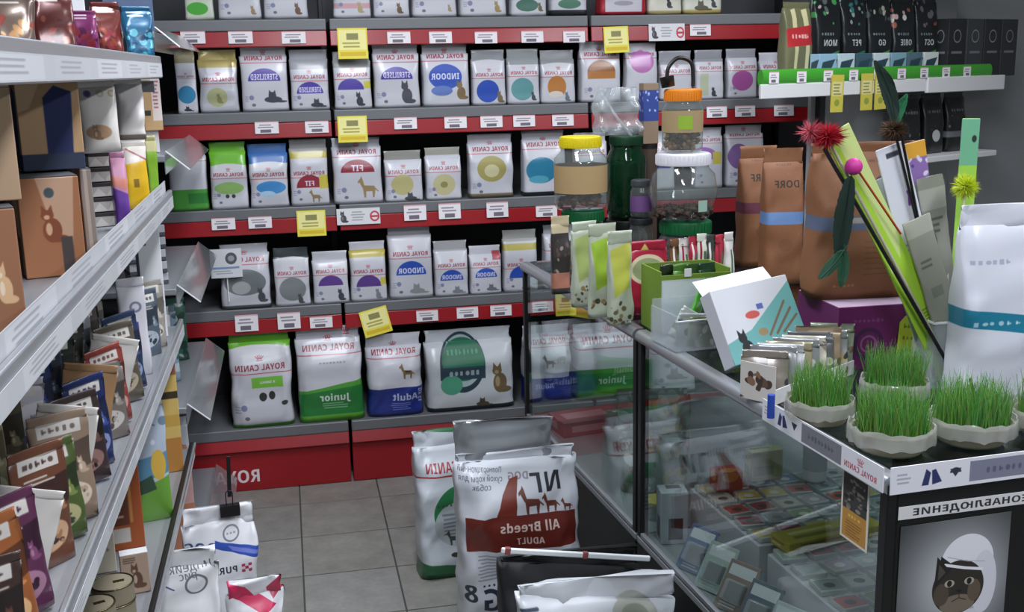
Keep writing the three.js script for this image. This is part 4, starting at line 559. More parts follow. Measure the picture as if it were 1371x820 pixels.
{
  const s = bigSack('tall white dog food sack with brown band and dog silhouettes, grey film top', 0.548, -2.74, 0.335, 0.6, 0.17, 0.02, 340, 600, (g, w, h) => {
    OPS.r(g, -2, -2, w + 4, h + 4, '#cdd2d9');
    for (let i = 0; i < 3; i++) words(g, ['Полнорационный', 'сухой корм для', 'собак'][i], w * 0.2, h * (0.06 + i * 0.036), w * 0.06, '#3d4350', w, h, 'normal', 0.35, 0.1);
    words(g, 'NГ', w * 0.72, h * 0.13, w * 0.2, '#2c2e36', w, h, 'bold', 0.3, -0.05); words(g, 'DOG', w * 0.5, h * 0.1, w * 0.08, '#8d8890', w, h, 'bold');
    OPS.p(g, '#7a3326', w * 0.3, h * 0.26, w * 0.36, h * 0.17, w * 0.43, h * 0.11, w * 0.5, h * 0.1, w * 0.47, h * 0.18, w * 0.46, h * 0.26);
    animal(g, 'dog', w * 0.58, h * 0.2, w * 0.15, '#6a3a30'); animal(g, 'dog', w * 0.74, h * 0.215, w * 0.11, '#6a3a30'); animal(g, 'dog', w * 0.87, h * 0.23, w * 0.07, '#6a3a30');
    OPS.r(g, w * 0.06, h * 0.26, w * 0.88, h * 0.15, '#6d2a22'); words(g, 'All Breeds', w * 0.56, h * 0.31, w * 0.1, '#e3d0c8', w, h); words(g, 'ADULT', w * 0.56, h * 0.375, w * 0.07, '#d9c2ba', w, h);
    smallprint(g, w * 0.13, h * 0.43, w * 0.3, 8, h * 0.015, '#9aa0a9'); words(g, 'G', w * 0.24, h * 0.63, w * 0.24, '#2b3140', w, h); words(g, '8', w * 0.08, h * 0.6, w * 0.19, '#2b3140', w, h); for (let i = 0; i < 4; i++) OPS.c(g, w * (0.18 + i * 0.04), h * 0.565, 3, 3, '#2b3140');
  }, { body: 0.97, start: 0.6, pinch: 0.22, wob: 0.014, slope: -0.02 });
  const ff = plain('#868b8f'), film = part(s, 'film_collar', sack(0.27, 0.125, 0.012, ff, { wob: 0.012, pinch: 1, foot: 1, ny: 16, n: 44, e: 0.3, slope: -0.05 }), phy({ color: 0x8b9094, roughness: 0.2, clearcoat: 1, clearcoatRoughness: 0.08 }), 'shiny grey film'); film.position.set(-0.03, 0.565, -0.005);
}
bigSack('matte black food sack with a clear clip bar along its top', 0.6, -2.37, 0.35, 0.47, 0.14, 0.0, 64, 64, (g, w, h) => OPS.r(g, -2, -2, w + 4, h + 4, '#141517'), { body: 0.94, slope: -0.12, wob: 0.009, card: 1 });
{
  const c = thing('clip_bar', 'clear plastic clip bar with red stops on the black sack', 'clip', [0.6, 0.497, -2.297], 0.0); c.rotation.z = -0.17;
  part(c, 'bar', rbox(0.36, 0.014, 0.009, 0.004), M.acrylicEdge); for (const x of [-0.165, 0.02]) part(c, 'stop', rbox(0.014, 0.017, 0.012, 0.003, x, 0, 0), std(0x8f4a4a, 0.5));
}
bigSack('blank white food sack in front of the black sack', 0.58, -2.06, 0.345, 0.55, 0.15, 0.0, 200, 320, (g, w, h) => { OPS.r(g, -2, -2, w + 4, h + 4, '#d3d8de'); OPS.c(g, w * 0.72, h * 0.12, w * 0.14, h * 0.07, '#aeb3aa'); OPS.c(g, w * 0.72, h * 0.12, w * 0.08, h * 0.04, '#8f9888'); OPS.l(g, '#3a4456', 4, w * 0.03, h * 0.12, w * 0.12, h * 0.11); }, { slope: -0.1, body: 0.93 });
const eSack = bigSack('white food sack with blue wave and checker mark, held by a black binder clip', -0.235, -2.8, 0.19, 0.495, 0.1, 0.12, 220, 600, (g, w, h) => { OPS.r(g, -2, -2, w + 4, h + 4, '#e3e5e9'); OPS.o(g, w * 0.66, h * 0.14, w * 0.1, w * 0.1, '#7d828c', 5); scrawl(g, w * 0.66, h * 0.14, w * 0.13, h * 0.015, '#7d828c', 3); OPS.p(g, '#2b4fae', w * 0.44, h * 0.16, w * 0.7, h * 0.195, w, h * 0.23, w, h * 0.29, w * 0.7, h * 0.24, w * 0.44, h * 0.2); OPS.p(g, '#6f7ccc', w * 0.6, h * 0.195, w, h * 0.25, w, h * 0.27, w * 0.66, h * 0.225); words(g, 'DOG', w * 0.24, h * 0.19, w * 0.2, '#3a4f86', w, h, 'bold', 0.5, 0.1); words(g, 'PURI', w * 0.56, h * 0.32, w * 0.13, '#20222a', w, h, 'bold', 0.3); for (let i = 0; i < 3; i++) for (let j = 0; j < 3; j++) if ((i + j) % 2 === 0) OPS.r(g, w * (0.76 + i * 0.045), h * (0.302 + j * 0.016), w * 0.045, h * 0.016, '#b03050'); }, { slope: 0.02, body: 0.93 });
{
  const c = thing('binder_clip', 'black binder clip on the top edge of the white sack', 'clip', [-0.2, 0.495, -2.785], 0.12);
  part(c, 'jaws', new THREE.ExtrudeGeometry(new THREE.Shape([new THREE.Vector2(-0.01, 0.012), new THREE.Vector2(0.01, 0.012), new THREE.Vector2(0.0035, -0.02), new THREE.Vector2(-0.0035, -0.02)]), { depth: 0.05, bevelEnabled: false }).translate(0, 0, -0.025).rotateY(PI / 2), M.black);
  part(c, 'handle', tube([[-0.008, 0.012, 0.004], [-0.006, 0.05, 0.005], [0.006, 0.05, 0.005], [0.008, 0.012, 0.004]], 0.0014), M.black);
  const tag = part(c, 'hook_strip', rbox(0.01, 0.11, 0.003, 0.001, 0, 0.09, 0.004), M.black); tag.rotation.z = -0.04;
}
bigSack('white food sack with pencil handwriting and a ring mark at the rack foot', -0.31, -2.56, 0.17, 0.485, 0.09, 0.1, 200, 600, (g, w, h) => { OPS.r(g, -2, -2, w + 4, h + 4, '#e6e7ea'); words(g, 'Индейка', w * 0.6, h * 0.07, w * 0.17, '#5a5d66', w, h, 'normal', 0.7, -0.12); words(g, 'рис', w * 0.6, h * 0.11, w * 0.15, '#5a5d66', w, h, 'normal', 0.5, -0.1); OPS.o(g, w * 0.7, h * 0.16, w * 0.14, w * 0.14, '#70747e', 6); OPS.l(g, '#4a5a86', 4, w * 0.3, h * 0.15, w * 0.4, h * 0.17); }, { body: 0.93 });
bigSack('white and magenta food sack at the foot of the blue-wave sack', -0.14, -2.55, 0.13, 0.4, 0.09, 0.2, 160, 520, (g, w, h) => { OPS.r(g, -2, -2, w + 4, h + 4, '#dfe1e5'); OPS.p(g, '#cf2458', 0, h * 0.0, w * 0.3, h * 0.02, w * 0.85, h * 0.16, w * 0.6, h * 0.2, 0, h * 0.06); OPS.p(g, '#b53a56', w * 0.7, h * 0.04, w, h * 0.0, w, h * 0.08, w * 0.8, h * 0.13); OPS.c(g, w * 0.3, h * 0.22, w * 0.16, h * 0.03, '#a02a3c'); }, { body: 0.93, wob: 0.016 });

// ---------------------------------------------------------------- goods on the counters
const CY = CH + 0.0005;
function stand(name, label, cat, [x, z, w, h], d, turn, draw, o = {}) {   // upright pack on the counter
  const f = face(Math.max(60, w * 900), Math.max(60, h * 900), draw), y = o.y ?? CY, mat = o.card ? f.s.card : o.foil ? f.s.foil : f.s.film;
  const t = thing(name, label, cat, [x, y, z - (o.push || 0)], turn, o.group);
  if (o.box) part(t, 'carton_body', carton(w, h, d, f, o.side ? plain(o.side) : f, o.top ? plain(o.top) : undefined), f.s.card);
  else {
    const k = o.k ?? 0.9; part(t, 'body', sack(w, h * k, d, f, { vb: k, wob: o.wob ?? 0.005, pinch: 0.15, start: o.start ?? 0.45, e: o.e ?? 0.45, ny: 18, n: 30 }), mat);
    const s = part(t, 'top_seal', sack(w * 0.98, h * (1 - k) + 0.008, 0.006, f, { va: k, vb: 1, pinch: 1, wob: o.wob ?? 0.004, ny: 4, n: 24 }), o.sealMat || mat); s.position.y = h * k - 0.007;
  }
  if (o.lean) t.rotation.x = -o.lean; if (o.tilt) t.rotation.z = o.tilt;
  return t;
}
const fill = (c) => (g, w, h) => OPS.r(g, -2, -2, w + 4, h + 4, c);
// packets along the edge of the jar counter
stand('treat_pouch', 'narrow black treat pouch with cream top at the counter end', 'pouch', [0.764,-3.08,0.057,0.227], 0.03, 0.1, (g, w, h) => { OPS.r(g, -2, -2, w + 4, h + 4, '#33302e'); OPS.r(g, 0, 0, w, h * 0.22, '#b9ad8c'); OPS.r(g, 0, h * 0.72, w, h * 0.2, '#a8705c'); speckle(g, 0, h * 0.3, w, h * 0.4, 10, w * 0.1, ['#8a8278', '#55403a']); });
const limePack = (c) => (g, w, h) => { OPS.r(g, -2, -2, w + 4, h + 4, '#b4bda9'); OPS.p(g, c, w * 0.1, h * 0.2, w * 0.9, h * 0.12, w * 0.8, h * 0.6, w * 0.2, h * 0.7); speckle(g, 0, h * 0.75, w, h * 0.22, 16, w * 0.08, ['#6d6044', '#8d7d55', '#4c4636']); };
stand('chew_pack', 'pale green chew pack beside the narrow black pouch', 'pack', [0.783,-2.891,0.074,0.235], 0.03, 0.2, limePack('#a3b56c'), { group: 'green chew packs' });
stand('chew_pack', 'lime green chew pack between two paler ones', 'pack', [0.795,-2.751,0.083,0.247], 0.03, 0.2, limePack('#98bc3c'), { group: 'green chew packs' });
stand('chew_pack', 'yellow-green chew pack next to the red pack', 'pack', [0.813,-2.655,0.069,0.24], 0.03, 0.2, limePack('#b9be52'), { group: 'green chew packs' });
stand('treat_pack', 'crimson treat pack with cream oval behind the green box', 'pack', [0.906,-2.681,0.131,0.197], 0.03, 0.1, (g, w, h) => { OPS.r(g, -2, -2, w + 4, h + 4, '#a31d38'); OPS.c(g, w * 0.55, h * 0.38, w * 0.4, h * 0.2, '#d3c7a6'); OPS.c(g, w * 0.55, h * 0.38, w * 0.32, h * 0.15, '#8f9a72'); OPS.p(g, '#d8c36a', w * 0.4, h * 0.1, w * 0.5, h * 0.03, w * 0.6, h * 0.1); OPS.r(g, 0, h * 0.86, w, h * 0.14, '#7d1530'); }, { push: 0.06 });
{
  const cols = [['#6d4a2c', 'brown'], ['#c9c6c0', 'white'], ['#a3283c', 'red'], ['#cfd2c4', 'pale'], ['#39413c', 'black'], ['#b52f44', 'cherry'], ['#d6d4d0', 'cream']];
  const a = [1.082,-2.992], b = [1.244,-2.987];
  cols.forEach(([c, n], i) => { const k = i / 6; stand('stick_pack', n + ' stick treat pack in the row behind the green box', 'pack', [a[0] + (b[0] - a[0]) * k, a[1] + (b[1] - a[1]) * k, 0.032, rr(0.155, 0.175)], 0.018, 0.2 + rr(-0.2, 0.2), (g, w, h) => { OPS.r(g, -2, -2, w + 4, h + 4, c); OPS.r(g, w * 0.25, h * 0.1, w * 0.2, h * 0.7, i % 2 ? '#8f2436' : '#dcd9d0'); OPS.r(g, w * 0.6, h * 0.3, w * 0.2, h * 0.4, '#4d6a4a'); }, { group: 'stick packs in a row' }); });
}
// open green box with a white front
{
  const [x, z, w, h] = [0.97,-2.507,0.184,0.157], d = 0.13, t = thing('display_box', 'open olive green box with a white front panel at the counter edge', 'box', [x - 0.01, CY, z - d / 2 - 0.005], 0.04);
  const gm = std(0x6c8a2c, 0.6), gd = std(0x465f1f, 0.7), wf = face(180, 140, (g, a, b) => { OPS.r(g, -2, -2, a + 4, b + 4, '#6c8a2c'); OPS.r(g, 4, 12, a - 8, b - 16, '#bfc8c8'); OPS.r(g, 8, 16, a - 16, b - 24, '#c9d2d2'); });
  part(t, 'front_panel', sheet(w, h * 0.94, wf, 0.004).translate(0, h * 0.47, d / 2), wf.s.card); part(t, 'back_panel', box(w, h, 0.004, 0, h / 2, -d / 2), gm);
  for (const s of [-1, 1]) part(t, 'side_panel', box(0.004, h, d - 0.004, s * (w / 2 - 0.002), h / 2, 0), gm); part(t, 'bottom', box(w - 0.008, 0.004, d - 0.008, 0, 0.002, 0), gd);
  const lab = part(t, 'paper_tab', rbox(0.018, 0.02, 0.002, 0.0005, -w * 0.12, h * 0.97, d / 2 + 0.004), M.white);
  for (let i = 0; i < 4; i++) stand('treat_sachet', ['dark sachet with white crest in the green box', 'leaf green sachet in the green box', 'moss sachet in the green box', 'fir green sachet in the green box'][i], 'sachet', [x - w * 0.3 + i * w * 0.18, z - d * 0.55 + i * 0.004, 0.05, h * 1.0], 0.015, 0.3, fill(['#26331e', '#4c7a2c', '#3a5a2a', '#24402c'][i]), { y: CY + 0.005, group: 'sachets in the green box' });
}
// jars
function jarShape(r, h, neck, o = {}) { const b = o.belly ?? 0; return lathe([[0, 0.002], [r * (0.9 - b * 0.35), 0.002], [r * (0.97 - b * 0.2), h * 0.05], [r, h * (b ? 0.45 : 0.12)], [r, h * (b ? 0.55 : 0.72)], [r * (1 - b * 0.08), h * 0.82], [neck, h * 0.94], [neck, h]]); }
function jar(label, x, y, z, r, h, neck, lidC, lidH, o = {}) {
  const t = thing('treat_jar', label, 'jar', [x, y, z], o.turn || 0, 'treat jars on the counter');
  part(t, 'glass_body', jarShape(r, h, neck, o), o.tint || M.jar);
  const ld = part(t, 'lid', lathe([[0, lidH], [neck * 0.98, lidH], [neck * 1.07, lidH * 0.9], [neck * 1.07, 0], [neck * 1.0, 0]]).translate(0, h - 0.001, 0), std(lidC, 0.4));
  const ribs = []; for (let i = 0; i < 40; i++) { const a = i / 40 * PI * 2; ribs.push(box(0.002, lidH * 0.75, 0.003, 0, lidH * 0.42, neck * 1.07).rotateY(a).translate(0, h, 0)); } part(ld, 'grip_ribs', flat(ribs), std(lidC, 0.45));
  if (o.band) part(t, 'label', lathe([[r * 1.006, h * o.band[0]], [r * 1.006, h * o.band[1]]]), o.band[2]);
  if (o.fillH) {
    const gs = [], base = new THREE.IcosahedronGeometry(1, 0), n = o.n || 170;
    for (let i = 0; i < n; i++) { const a = rr(0, PI * 2), q = Math.sqrt(rnd()) * r * 0.84, s = o.size || 0.011; gs.push(base.clone().scale(s * rr(0.6, 1.2), s * rr(0.5, 1), s * rr(0.6, 1.2)).rotateY(rr(0, 3)).translate(Math.cos(a) * q, s + rr(0, h * o.fillH - s), Math.sin(a) * q)); }
    part(t, 'treats', flat(gs), o.fillMat, undefined, 'stuff');
  }
  if (o.patch) { const p = part(t, 'sticker', lathe([[r * 1.012, h * o.patch[0]], [r * 1.012, h * o.patch[1]]], 40), o.patch[2]); p.geometry = new THREE.CylinderGeometry(r * 1.012, r * 1.012, h * (o.patch[1] - o.patch[0]), 12, 1, true, o.patch[3], o.patch[4]).translate(0, h * (o.patch[0] + o.patch[1]) / 2, 0); }
  return t;
}
const kraftPaper = std(0xa68c62, 0.75, 0, { map: null }), treatBrown = std(0x6a4426, 0.8), treatDark = std(0x3c2c22, 0.8), treatMix = std(0x8d7a5c, 0.8), GREENLID = 0x0d5a30;
{
  const [ax, ay] = [0.891,1.169], H1 = ay - CY;
  jar('green-lidded jar under the yellow-lidded jar', ax, CY, -3.3, 0.076, H1 - 0.036, 0.062, GREENLID, 0.034, { fillH: 0.6, fillMat: treatBrown });
  jar('clear jar with yellow lid and kraft paper label', ax - 0.006, CY + H1 - 0.001, -3.3, 0.082, 0.19, 0.06, 0xd4c315, 0.034, { fillH: 0.62, fillMat: treatBrown, band: [0.28, 0.72, kraftPaper], n: 220 });
  const [bx, by] = [1.218,1.087], H2 = by - CY + 0.044;
  jar('green-lidded jar under the big round jar', bx - 0.02, CY, -3.22, 0.085, H2 - 0.04, 0.074, GREENLID, 0.039, { fillH: 0.6, fillMat: treatDark });
  jar('big round clear jar with white lid, nearly empty', bx - 0.03, CY + H2 + 0.0, -3.22, 0.105, 0.17, 0.078, 0xd9d8de, 0.036, { belly: 1, fillH: 0.22, fillMat: treatDark, n: 120, patch: [0.2, 0.4, std(0x8fb0a0, 0.6), 0.1, 0.3] });
  jar('clear jar with orange lid and lime label on the big round jar', bx - 0.034, CY + H2 + 0.206, -3.22, 0.062, 0.155, 0.052, 0xd9801c, 0.036, { fillH: 0.42, fillMat: std(0x7a5a3c, 0.8), n: 120, size: 0.009, band: [0.4, 0.82, std(0x9a8560, 0.7)], patch: [0.46, 0.72, std(0x86a82c, 0.6), -0.55, 0.7] });
  const [cx, cy] = [1.081,1.109];
  const H3 = cy - CY; jar('brown-filled jar with dark lid under the dark green jar', cx, CY, -3.46, 0.07, H3 - 0.03, 0.06, 0x1d2420, 0.029, { fillH: 0.7, fillMat: treatDark, n: 80 });
  jar('dark green jar behind the yellow-lidded one', cx, CY + H3, -3.46, 0.064, 0.24, 0.05, 0x0f3a22, 0.03, { tint: phy({ color: 0x1d5a38, transmission: 0.75, thickness: 0, roughness: 0.08 }), fillH: 0.5, fillMat: treatDark, n: 90 });
  const film = face(120, 140, (g, w, h) => { OPS.r(g, -2, -2, w + 4, h + 4, '#b9bdbf'); });
  const fb = thing('film_bag', 'crumpled clear film bag lying on the dark green jar', 'bag', [cx - 0.03, CY + H3 + 0.272, -3.46], 0.2);
  part(fb, 'film', sack(0.15, 0.15, 0.05, film, { wob: 0.03, pinch: 0.3, ny: 18, n: 36, foot: 0.35 }), M.film); const fr = part(fb, 'twisted_neck', tube([[-0.06, 0.14, 0], [-0.02, 0.06, 0.03], [0.03, 0.0, 0.034], [0.05, -0.05, 0.04]], 0.005), M.film);
  const [dx, dy] = [1.104,1.128], [tx] = [1.197,1.196], H4 = dy - CY;
  jar('plain jar under the violet-labelled jar', dx - 0.015, CY, -3.33, 0.04, H4 - 0.02, 0.034, 0x2c2f33, 0.019, { fillH: 0.6, fillMat: treatDark, n: 60 });
  jar('small jar with violet label beside the big round jar', dx - 0.015, CY + H4, -3.33, 0.034, 0.1, 0.028, 0x4a4c52, 0.02, { band: [0.2, 0.7, std(0x6d4a80, 0.6)], fillH: 0.5, fillMat: treatDark, n: 50, size: 0.008 });
  stand('treat_tube', 'blue-labelled narrow tube behind the orange-lidded jar', 'tube', [tx, -3.58, 0.055, 0.2], 0.04, 0.1, (g, w, h) => { OPS.r(g, -2, -2, w + 4, h + 4, '#8a7560'); OPS.r(g, 0, h * 0.12, w, h * 0.5, '#2a3f86'); speckle(g, 0, h * 0.15, w, h * 0.4, 8, w * 0.08, ['#9aa6d0']); }, { y: CY + 0.39, box: 1 });
  const st = thing('jar_stack', 'tall brown canister under the blue-labelled tube', 'canister', [tx, CY, -3.58], 0); part(st, 'canister_body', cyl(0.03, 0.03, 0.375, 0, 0, 0, 28), std(0x4a3a30, 0.5)); part(st, 'lid', cyl(0.031, 0.031, 0.0145, 0, 0.375, 0, 28), M.black);
  const lp = thing('scoop', 'black scoop with a looped handle on the orange jar lid', 'scoop', [bx - 0.05, CY + H2 + 0.399, -3.22], 0); 
  part(lp, 'cup', lathe([[0, 0.0], [0.02, 0], [0.022, 0.03], [0.02, 0.03]]).rotateZ(0.2).translate(-0.03, 0.004, 0), M.black); part(lp, 'handle', tube([[-0.035, 0.02, 0], [-0.03, 0.06, 0], [0.0, 0.088, 0], [0.04, 0.075, 0], [0.048, 0.03, 0], [0.048, 0.004, 0]], 0.0062, 30), M.black);
}
// kraft sacks and the purple box
const kraft = (band, big) => (g, w, h) => { OPS.r(g, -2, -2, w + 4, h + 4, '#7d5133'); speckle(g, 0, 0, w, h, 120, 2.2, ['#74482b', '#8a5a38', '#784c2a']); words(g, 'DORF', w * 0.55, h * 0.26, w * (big ? 0.17 : 0.24), '#2b201a', w, h); scrawl(g, w * 0.5, h * 0.12, w * 0.4, h * 0.025, '#5a3a26', 6); OPS.r(g, 0, h * 0.46, w, h * 0.09, band); if (big) { for (let i = 0; i < 7; i++) OPS.r(g, w * 0.42, h * (0.62 + i * 0.035), w * 0.5, 2, '#6a4228'); OPS.r(g, w * 0.3, h * 0.47, w * 0.3, h * 0.035, '#8f8a86'); OPS.r(g, w * 0.52, h * 0.48, w * 0.48, h * 0.06, '#6f6668'); scrawl(g, w * 0.25, h * 0.9, w * 0.2, h * 0.03, '#a98058', 5); } else OPS.c(g, w * 0.5, h * 0.7, w * 0.16, w * 0.16, '#74492c'); };
stand('kraft_sack', 'kraft paper sack with plum band standing by the jars', 'sack', [1.492,-3.353,0.13,0.386], 0.1, -0.05, kraft('#5a2436'), { card: 1, group: 'kraft paper sacks' });
stand('kraft_sack', 'kraft paper sack with sky blue band beside the plum-banded one', 'sack', [1.434,-3.047,0.122,0.401], 0.09, -0.1, kraft('#5f7fae'), { card: 1, group: 'kraft paper sacks' });
{
  const [x, z, w, h] = [1.186,-2.114,0.22,0.139], d = 0.2, t = stand('purple_box', 'purple carton with round emblem and lime sticky note', 'carton', [x + 0.06, z - d / 2 + 0.02, w + 0.02, h], d, -0.02, (g, w, h) => { OPS.r(g, -2, -2, w + 4, h + 4, '#6a1a5c'); OPS.o(g, w * 0.3, h * 0.6, h * 0.22, h * 0.22, '#44204a', 8); OPS.o(g, w * 0.3, h * 0.6, h * 0.12, h * 0.12, '#8a5a84', 4); scrawl(g, w * 0.3, h * 0.24, w * 0.3, h * 0.08, '#8a4a80'); smallprint(g, w * 0.6, h * 0.2, w * 0.3, 4, h * 0.06, '#8a4a80'); }, { box: 1, side: '#5c1650', top: '#b9a3b8' });
  const nf = face(90, 120, (g, w, h) => { OPS.r(g, -2, -2, w + 4, h + 4, '#c3d636'); for (let i = 0; i < 3; i++) scrawl(g, w * 0.5, h * (0.25 + i * 0.25), w * 0.7, h * 0.14, '#6d7a2a', 5); });
  const n = part(t, 'sticky_note', sheet(0.062, 0.098, nf, 0.0008, 0.003), nf.s.card, 'lime sticky note with handwriting'); n.position.set(w * 0.22, h * 0.45, d / 2 + 0.004); n.rotation.set(-0.12, 0, -0.14);
  stand('kraft_sack', 'big kraft paper sack with fine print lying back on the purple carton', 'sack', [x + 0.05, z - d / 2 + 0.0, 0.255, 0.335], 0.12, -0.08, kraft('#4f5a72', 1), { card: 1, y: CY + h + 0.001, group: 'kraft paper sacks', k: 0.94, wob: 0.009 });
}
single('yellow_pack', 'small mustard yellow pack below the blue-banded kraft sack', 'pack', rbox(0.07, 0.035, 0.05, 0.008, 0, 0.0175, 0), std(0x8f8420, 0.6), [1.293,0.95,-2.972].map((v, i) => (i === 1 ? CY : v)), 0.2);
// clear tray of sachets, zip bag, white and teal carton with a cat
{
  const [x, z] = [0.898,-2.344], t = thing('clear_tray', 'clear plastic tray of green sachets at the counter edge', 'tray', [x + 0.02, CY, z - 0.07], 0.1);
  part(t, 'bottom', box(0.15, 0.003, 0.14, 0, 0.0015, 0), M.film);
  for (const s of [-1, 1]) { part(t, 'side_wall', box(0.003, 0.085, 0.14, s * 0.0735, 0.0425, 0), M.film); part(t, 'end_wall', box(0.144, s > 0 ? 0.07 : 0.1, 0.003, 0, s > 0 ? 0.035 : 0.05, s * 0.0685), M.film); }
  part(t, 'rim', box(0.15, 0.003, 0.005, 0, 0.0715, 0.0685), M.acrylicEdge);
  for (let i = 0; i < 6; i++) stand('treat_sachet', ['bright green sachet leaning out of the clear tray', 'black and green sachet in the clear tray', 'pale sachet in the clear tray', 'lime sachet in the clear tray', 'silver sachet in the clear tray', 'olive sachet in the clear tray'][i], 'sachet', [x + 0.02 + [0.02, 0.03, -0.03, 0.04, -0.02, 0.0][i], z - 0.115 + i * 0.02, 0.075, [0.14, 0.13, 0.08, 0.12, 0.075, 0.07][i]], 0.012, 0.2, blot(['#4c9a34', '#2a3a2c', '#b9bfbc', '#7db04a', '#a5abac', '#6d7a4a'][i], ['#d9e0d4', '#2f5a2a', '#8aa08a'], 8), { y: CY + 0.004, tilt: i < 4 ? -0.45 - i * 0.05 : -0.1, group: 'sachets in the clear tray' });
  const f = face(190, 150, (g, w, h) => { OPS.r(g, -2, -2, w + 4, h + 4, '#d9dbe2'); OPS.p(g, '#6fb0ae', 0, h, 0, h * 0.72, w * 0.35, h * 0.6, w, h * 0.08, w, h); OPS.c(g, w * 0.42, h * 0.42, w * 0.09, h * 0.05, '#cf5a52'); OPS.r(g, w * 0.5, h * 0.3, w * 0.08, h * 0.07, '#5a6ab0'); animal(g, 'sit', w * 0.24, h * 0.82, w * 0.26, '#1d2022'); for (const k of [0, 1, 2]) OPS.l(g, '#7d6a55', 5, w * (0.55 + k * 0.09), h * 0.72, w * (0.85 + k * 0.05), h * (0.34 + k * 0.1)); OPS.c(g, w * 0.48, h * 0.66, w * 0.06, h * 0.05, '#a08a60'); });
  const [cx, cz, w, h] = [0.948,-2.101,0.205,0.193], q = thing('cat_carton', 'white and teal carton with a black cat, tipped back', 'carton', [cx + 0.03, CY + 0.002, cz - 0.05], 0.12); part(q, 'carton_body', carton(w * 0.95, 0.17, 0.05, f, plain('#cfd3da')), f.s.card);
  part(q, 'open_flap', sheet(w * 0.9, 0.05, plain('#d6d9df'), 0.002).rotateX(-0.5).translate(0, 0.19, -0.03), plain('#d6d9df').s.card); q.rotation.x = -0.5; q.rotation.z = 0.12; q.position.y = CY + 0.022; q.position.x += 0.015;
}
// row of pouches in a white display tray
{
  const a = [0.884,-1.947], b = [1.118,-2.096], dx = b[0] - a[0], dz = b[1] - a[1], L = Math.hypot(dx, dz), turn = Math.atan2(-dz, dx);
  const t = thing('pouch_tray', 'white display tray holding a row of silver pouches', 'tray', [a[0] + dx / 2, CY, a[1] + dz / 2], turn);
  part(t, 'bottom', box(L + 0.02, 0.002, 0.08, 0, 0.001, 0), M.white); part(t, 'front_wall', box(L + 0.02, 0.03, 0.002, 0, 0.015, 0.04), M.white);
  const sf = face(120, 110, (g, w, h) => { OPS.r(g, -2, -2, w + 4, h + 4, '#d3cfc9'); speckle(g, w * 0.2, h * 0.3, w * 0.6, h * 0.5, 12, 14, ['#6a5244', '#8a6a54', '#4a3a34']); }); 
  const sw = part(t, 'side_wall', sheet(0.08, 0.075, sf, 0.002).rotateY(-PI / 2).translate(-L / 2 - 0.01, 0.038, 0), sf.s.card);
  const names = ['brown-printed', 'dove grey', 'white-striped', 'gold-flecked', 'ash grey', 'cream-flashed', 'black-flashed', 'tan-printed', 'pearl grey', 'green-flecked'];
  names.forEach((n, i) => { const k = (i + 0.5) / names.length - 0.5; stand('wet_food_pouch', n + ' silver pouch standing in the white display tray', 'pouch', [a[0] + dx * (k + 0.5), a[1] + dz * (k + 0.5), 0.095, 0.098 + rr(-0.008, 0.008)], 0.013, turn - 1.0, (g, w, h) => { OPS.r(g, -2, -2, w + 4, h + 4, ['#8a8178', '#9a9ca0', '#b9bbbd', '#a39a7c', '#8d9092', '#c4bfb0', '#6d6f72', '#a58f74', '#b4b6ba', '#8f9a84'][i]); OPS.r(g, w * 0.3, h * 0.1, w * 0.25, h * 0.6, i % 2 ? '#d9dadb' : '#55504a'); speckle(g, 0, h * 0.5, w, h * 0.4, 8, w * 0.1, ['#6a5a48', '#c9b88a', '#3c4044', '#dcdcda']); }, { y: CY + 0.003, foil: 1, group: 'silver pouches in the display tray', lean: 0.18, wob: 0.006 }); });
  single('lighter', 'small blue and red tube by the display tray', 'tube', flat([cyl(0.007, 0.007, 0.045), ]).rotateZ(0.0), std(0x2c4fb0, 0.4), [0.856,0.95,-1.837].map((v, i) => (i === 1 ? CY : v)), 0);
}
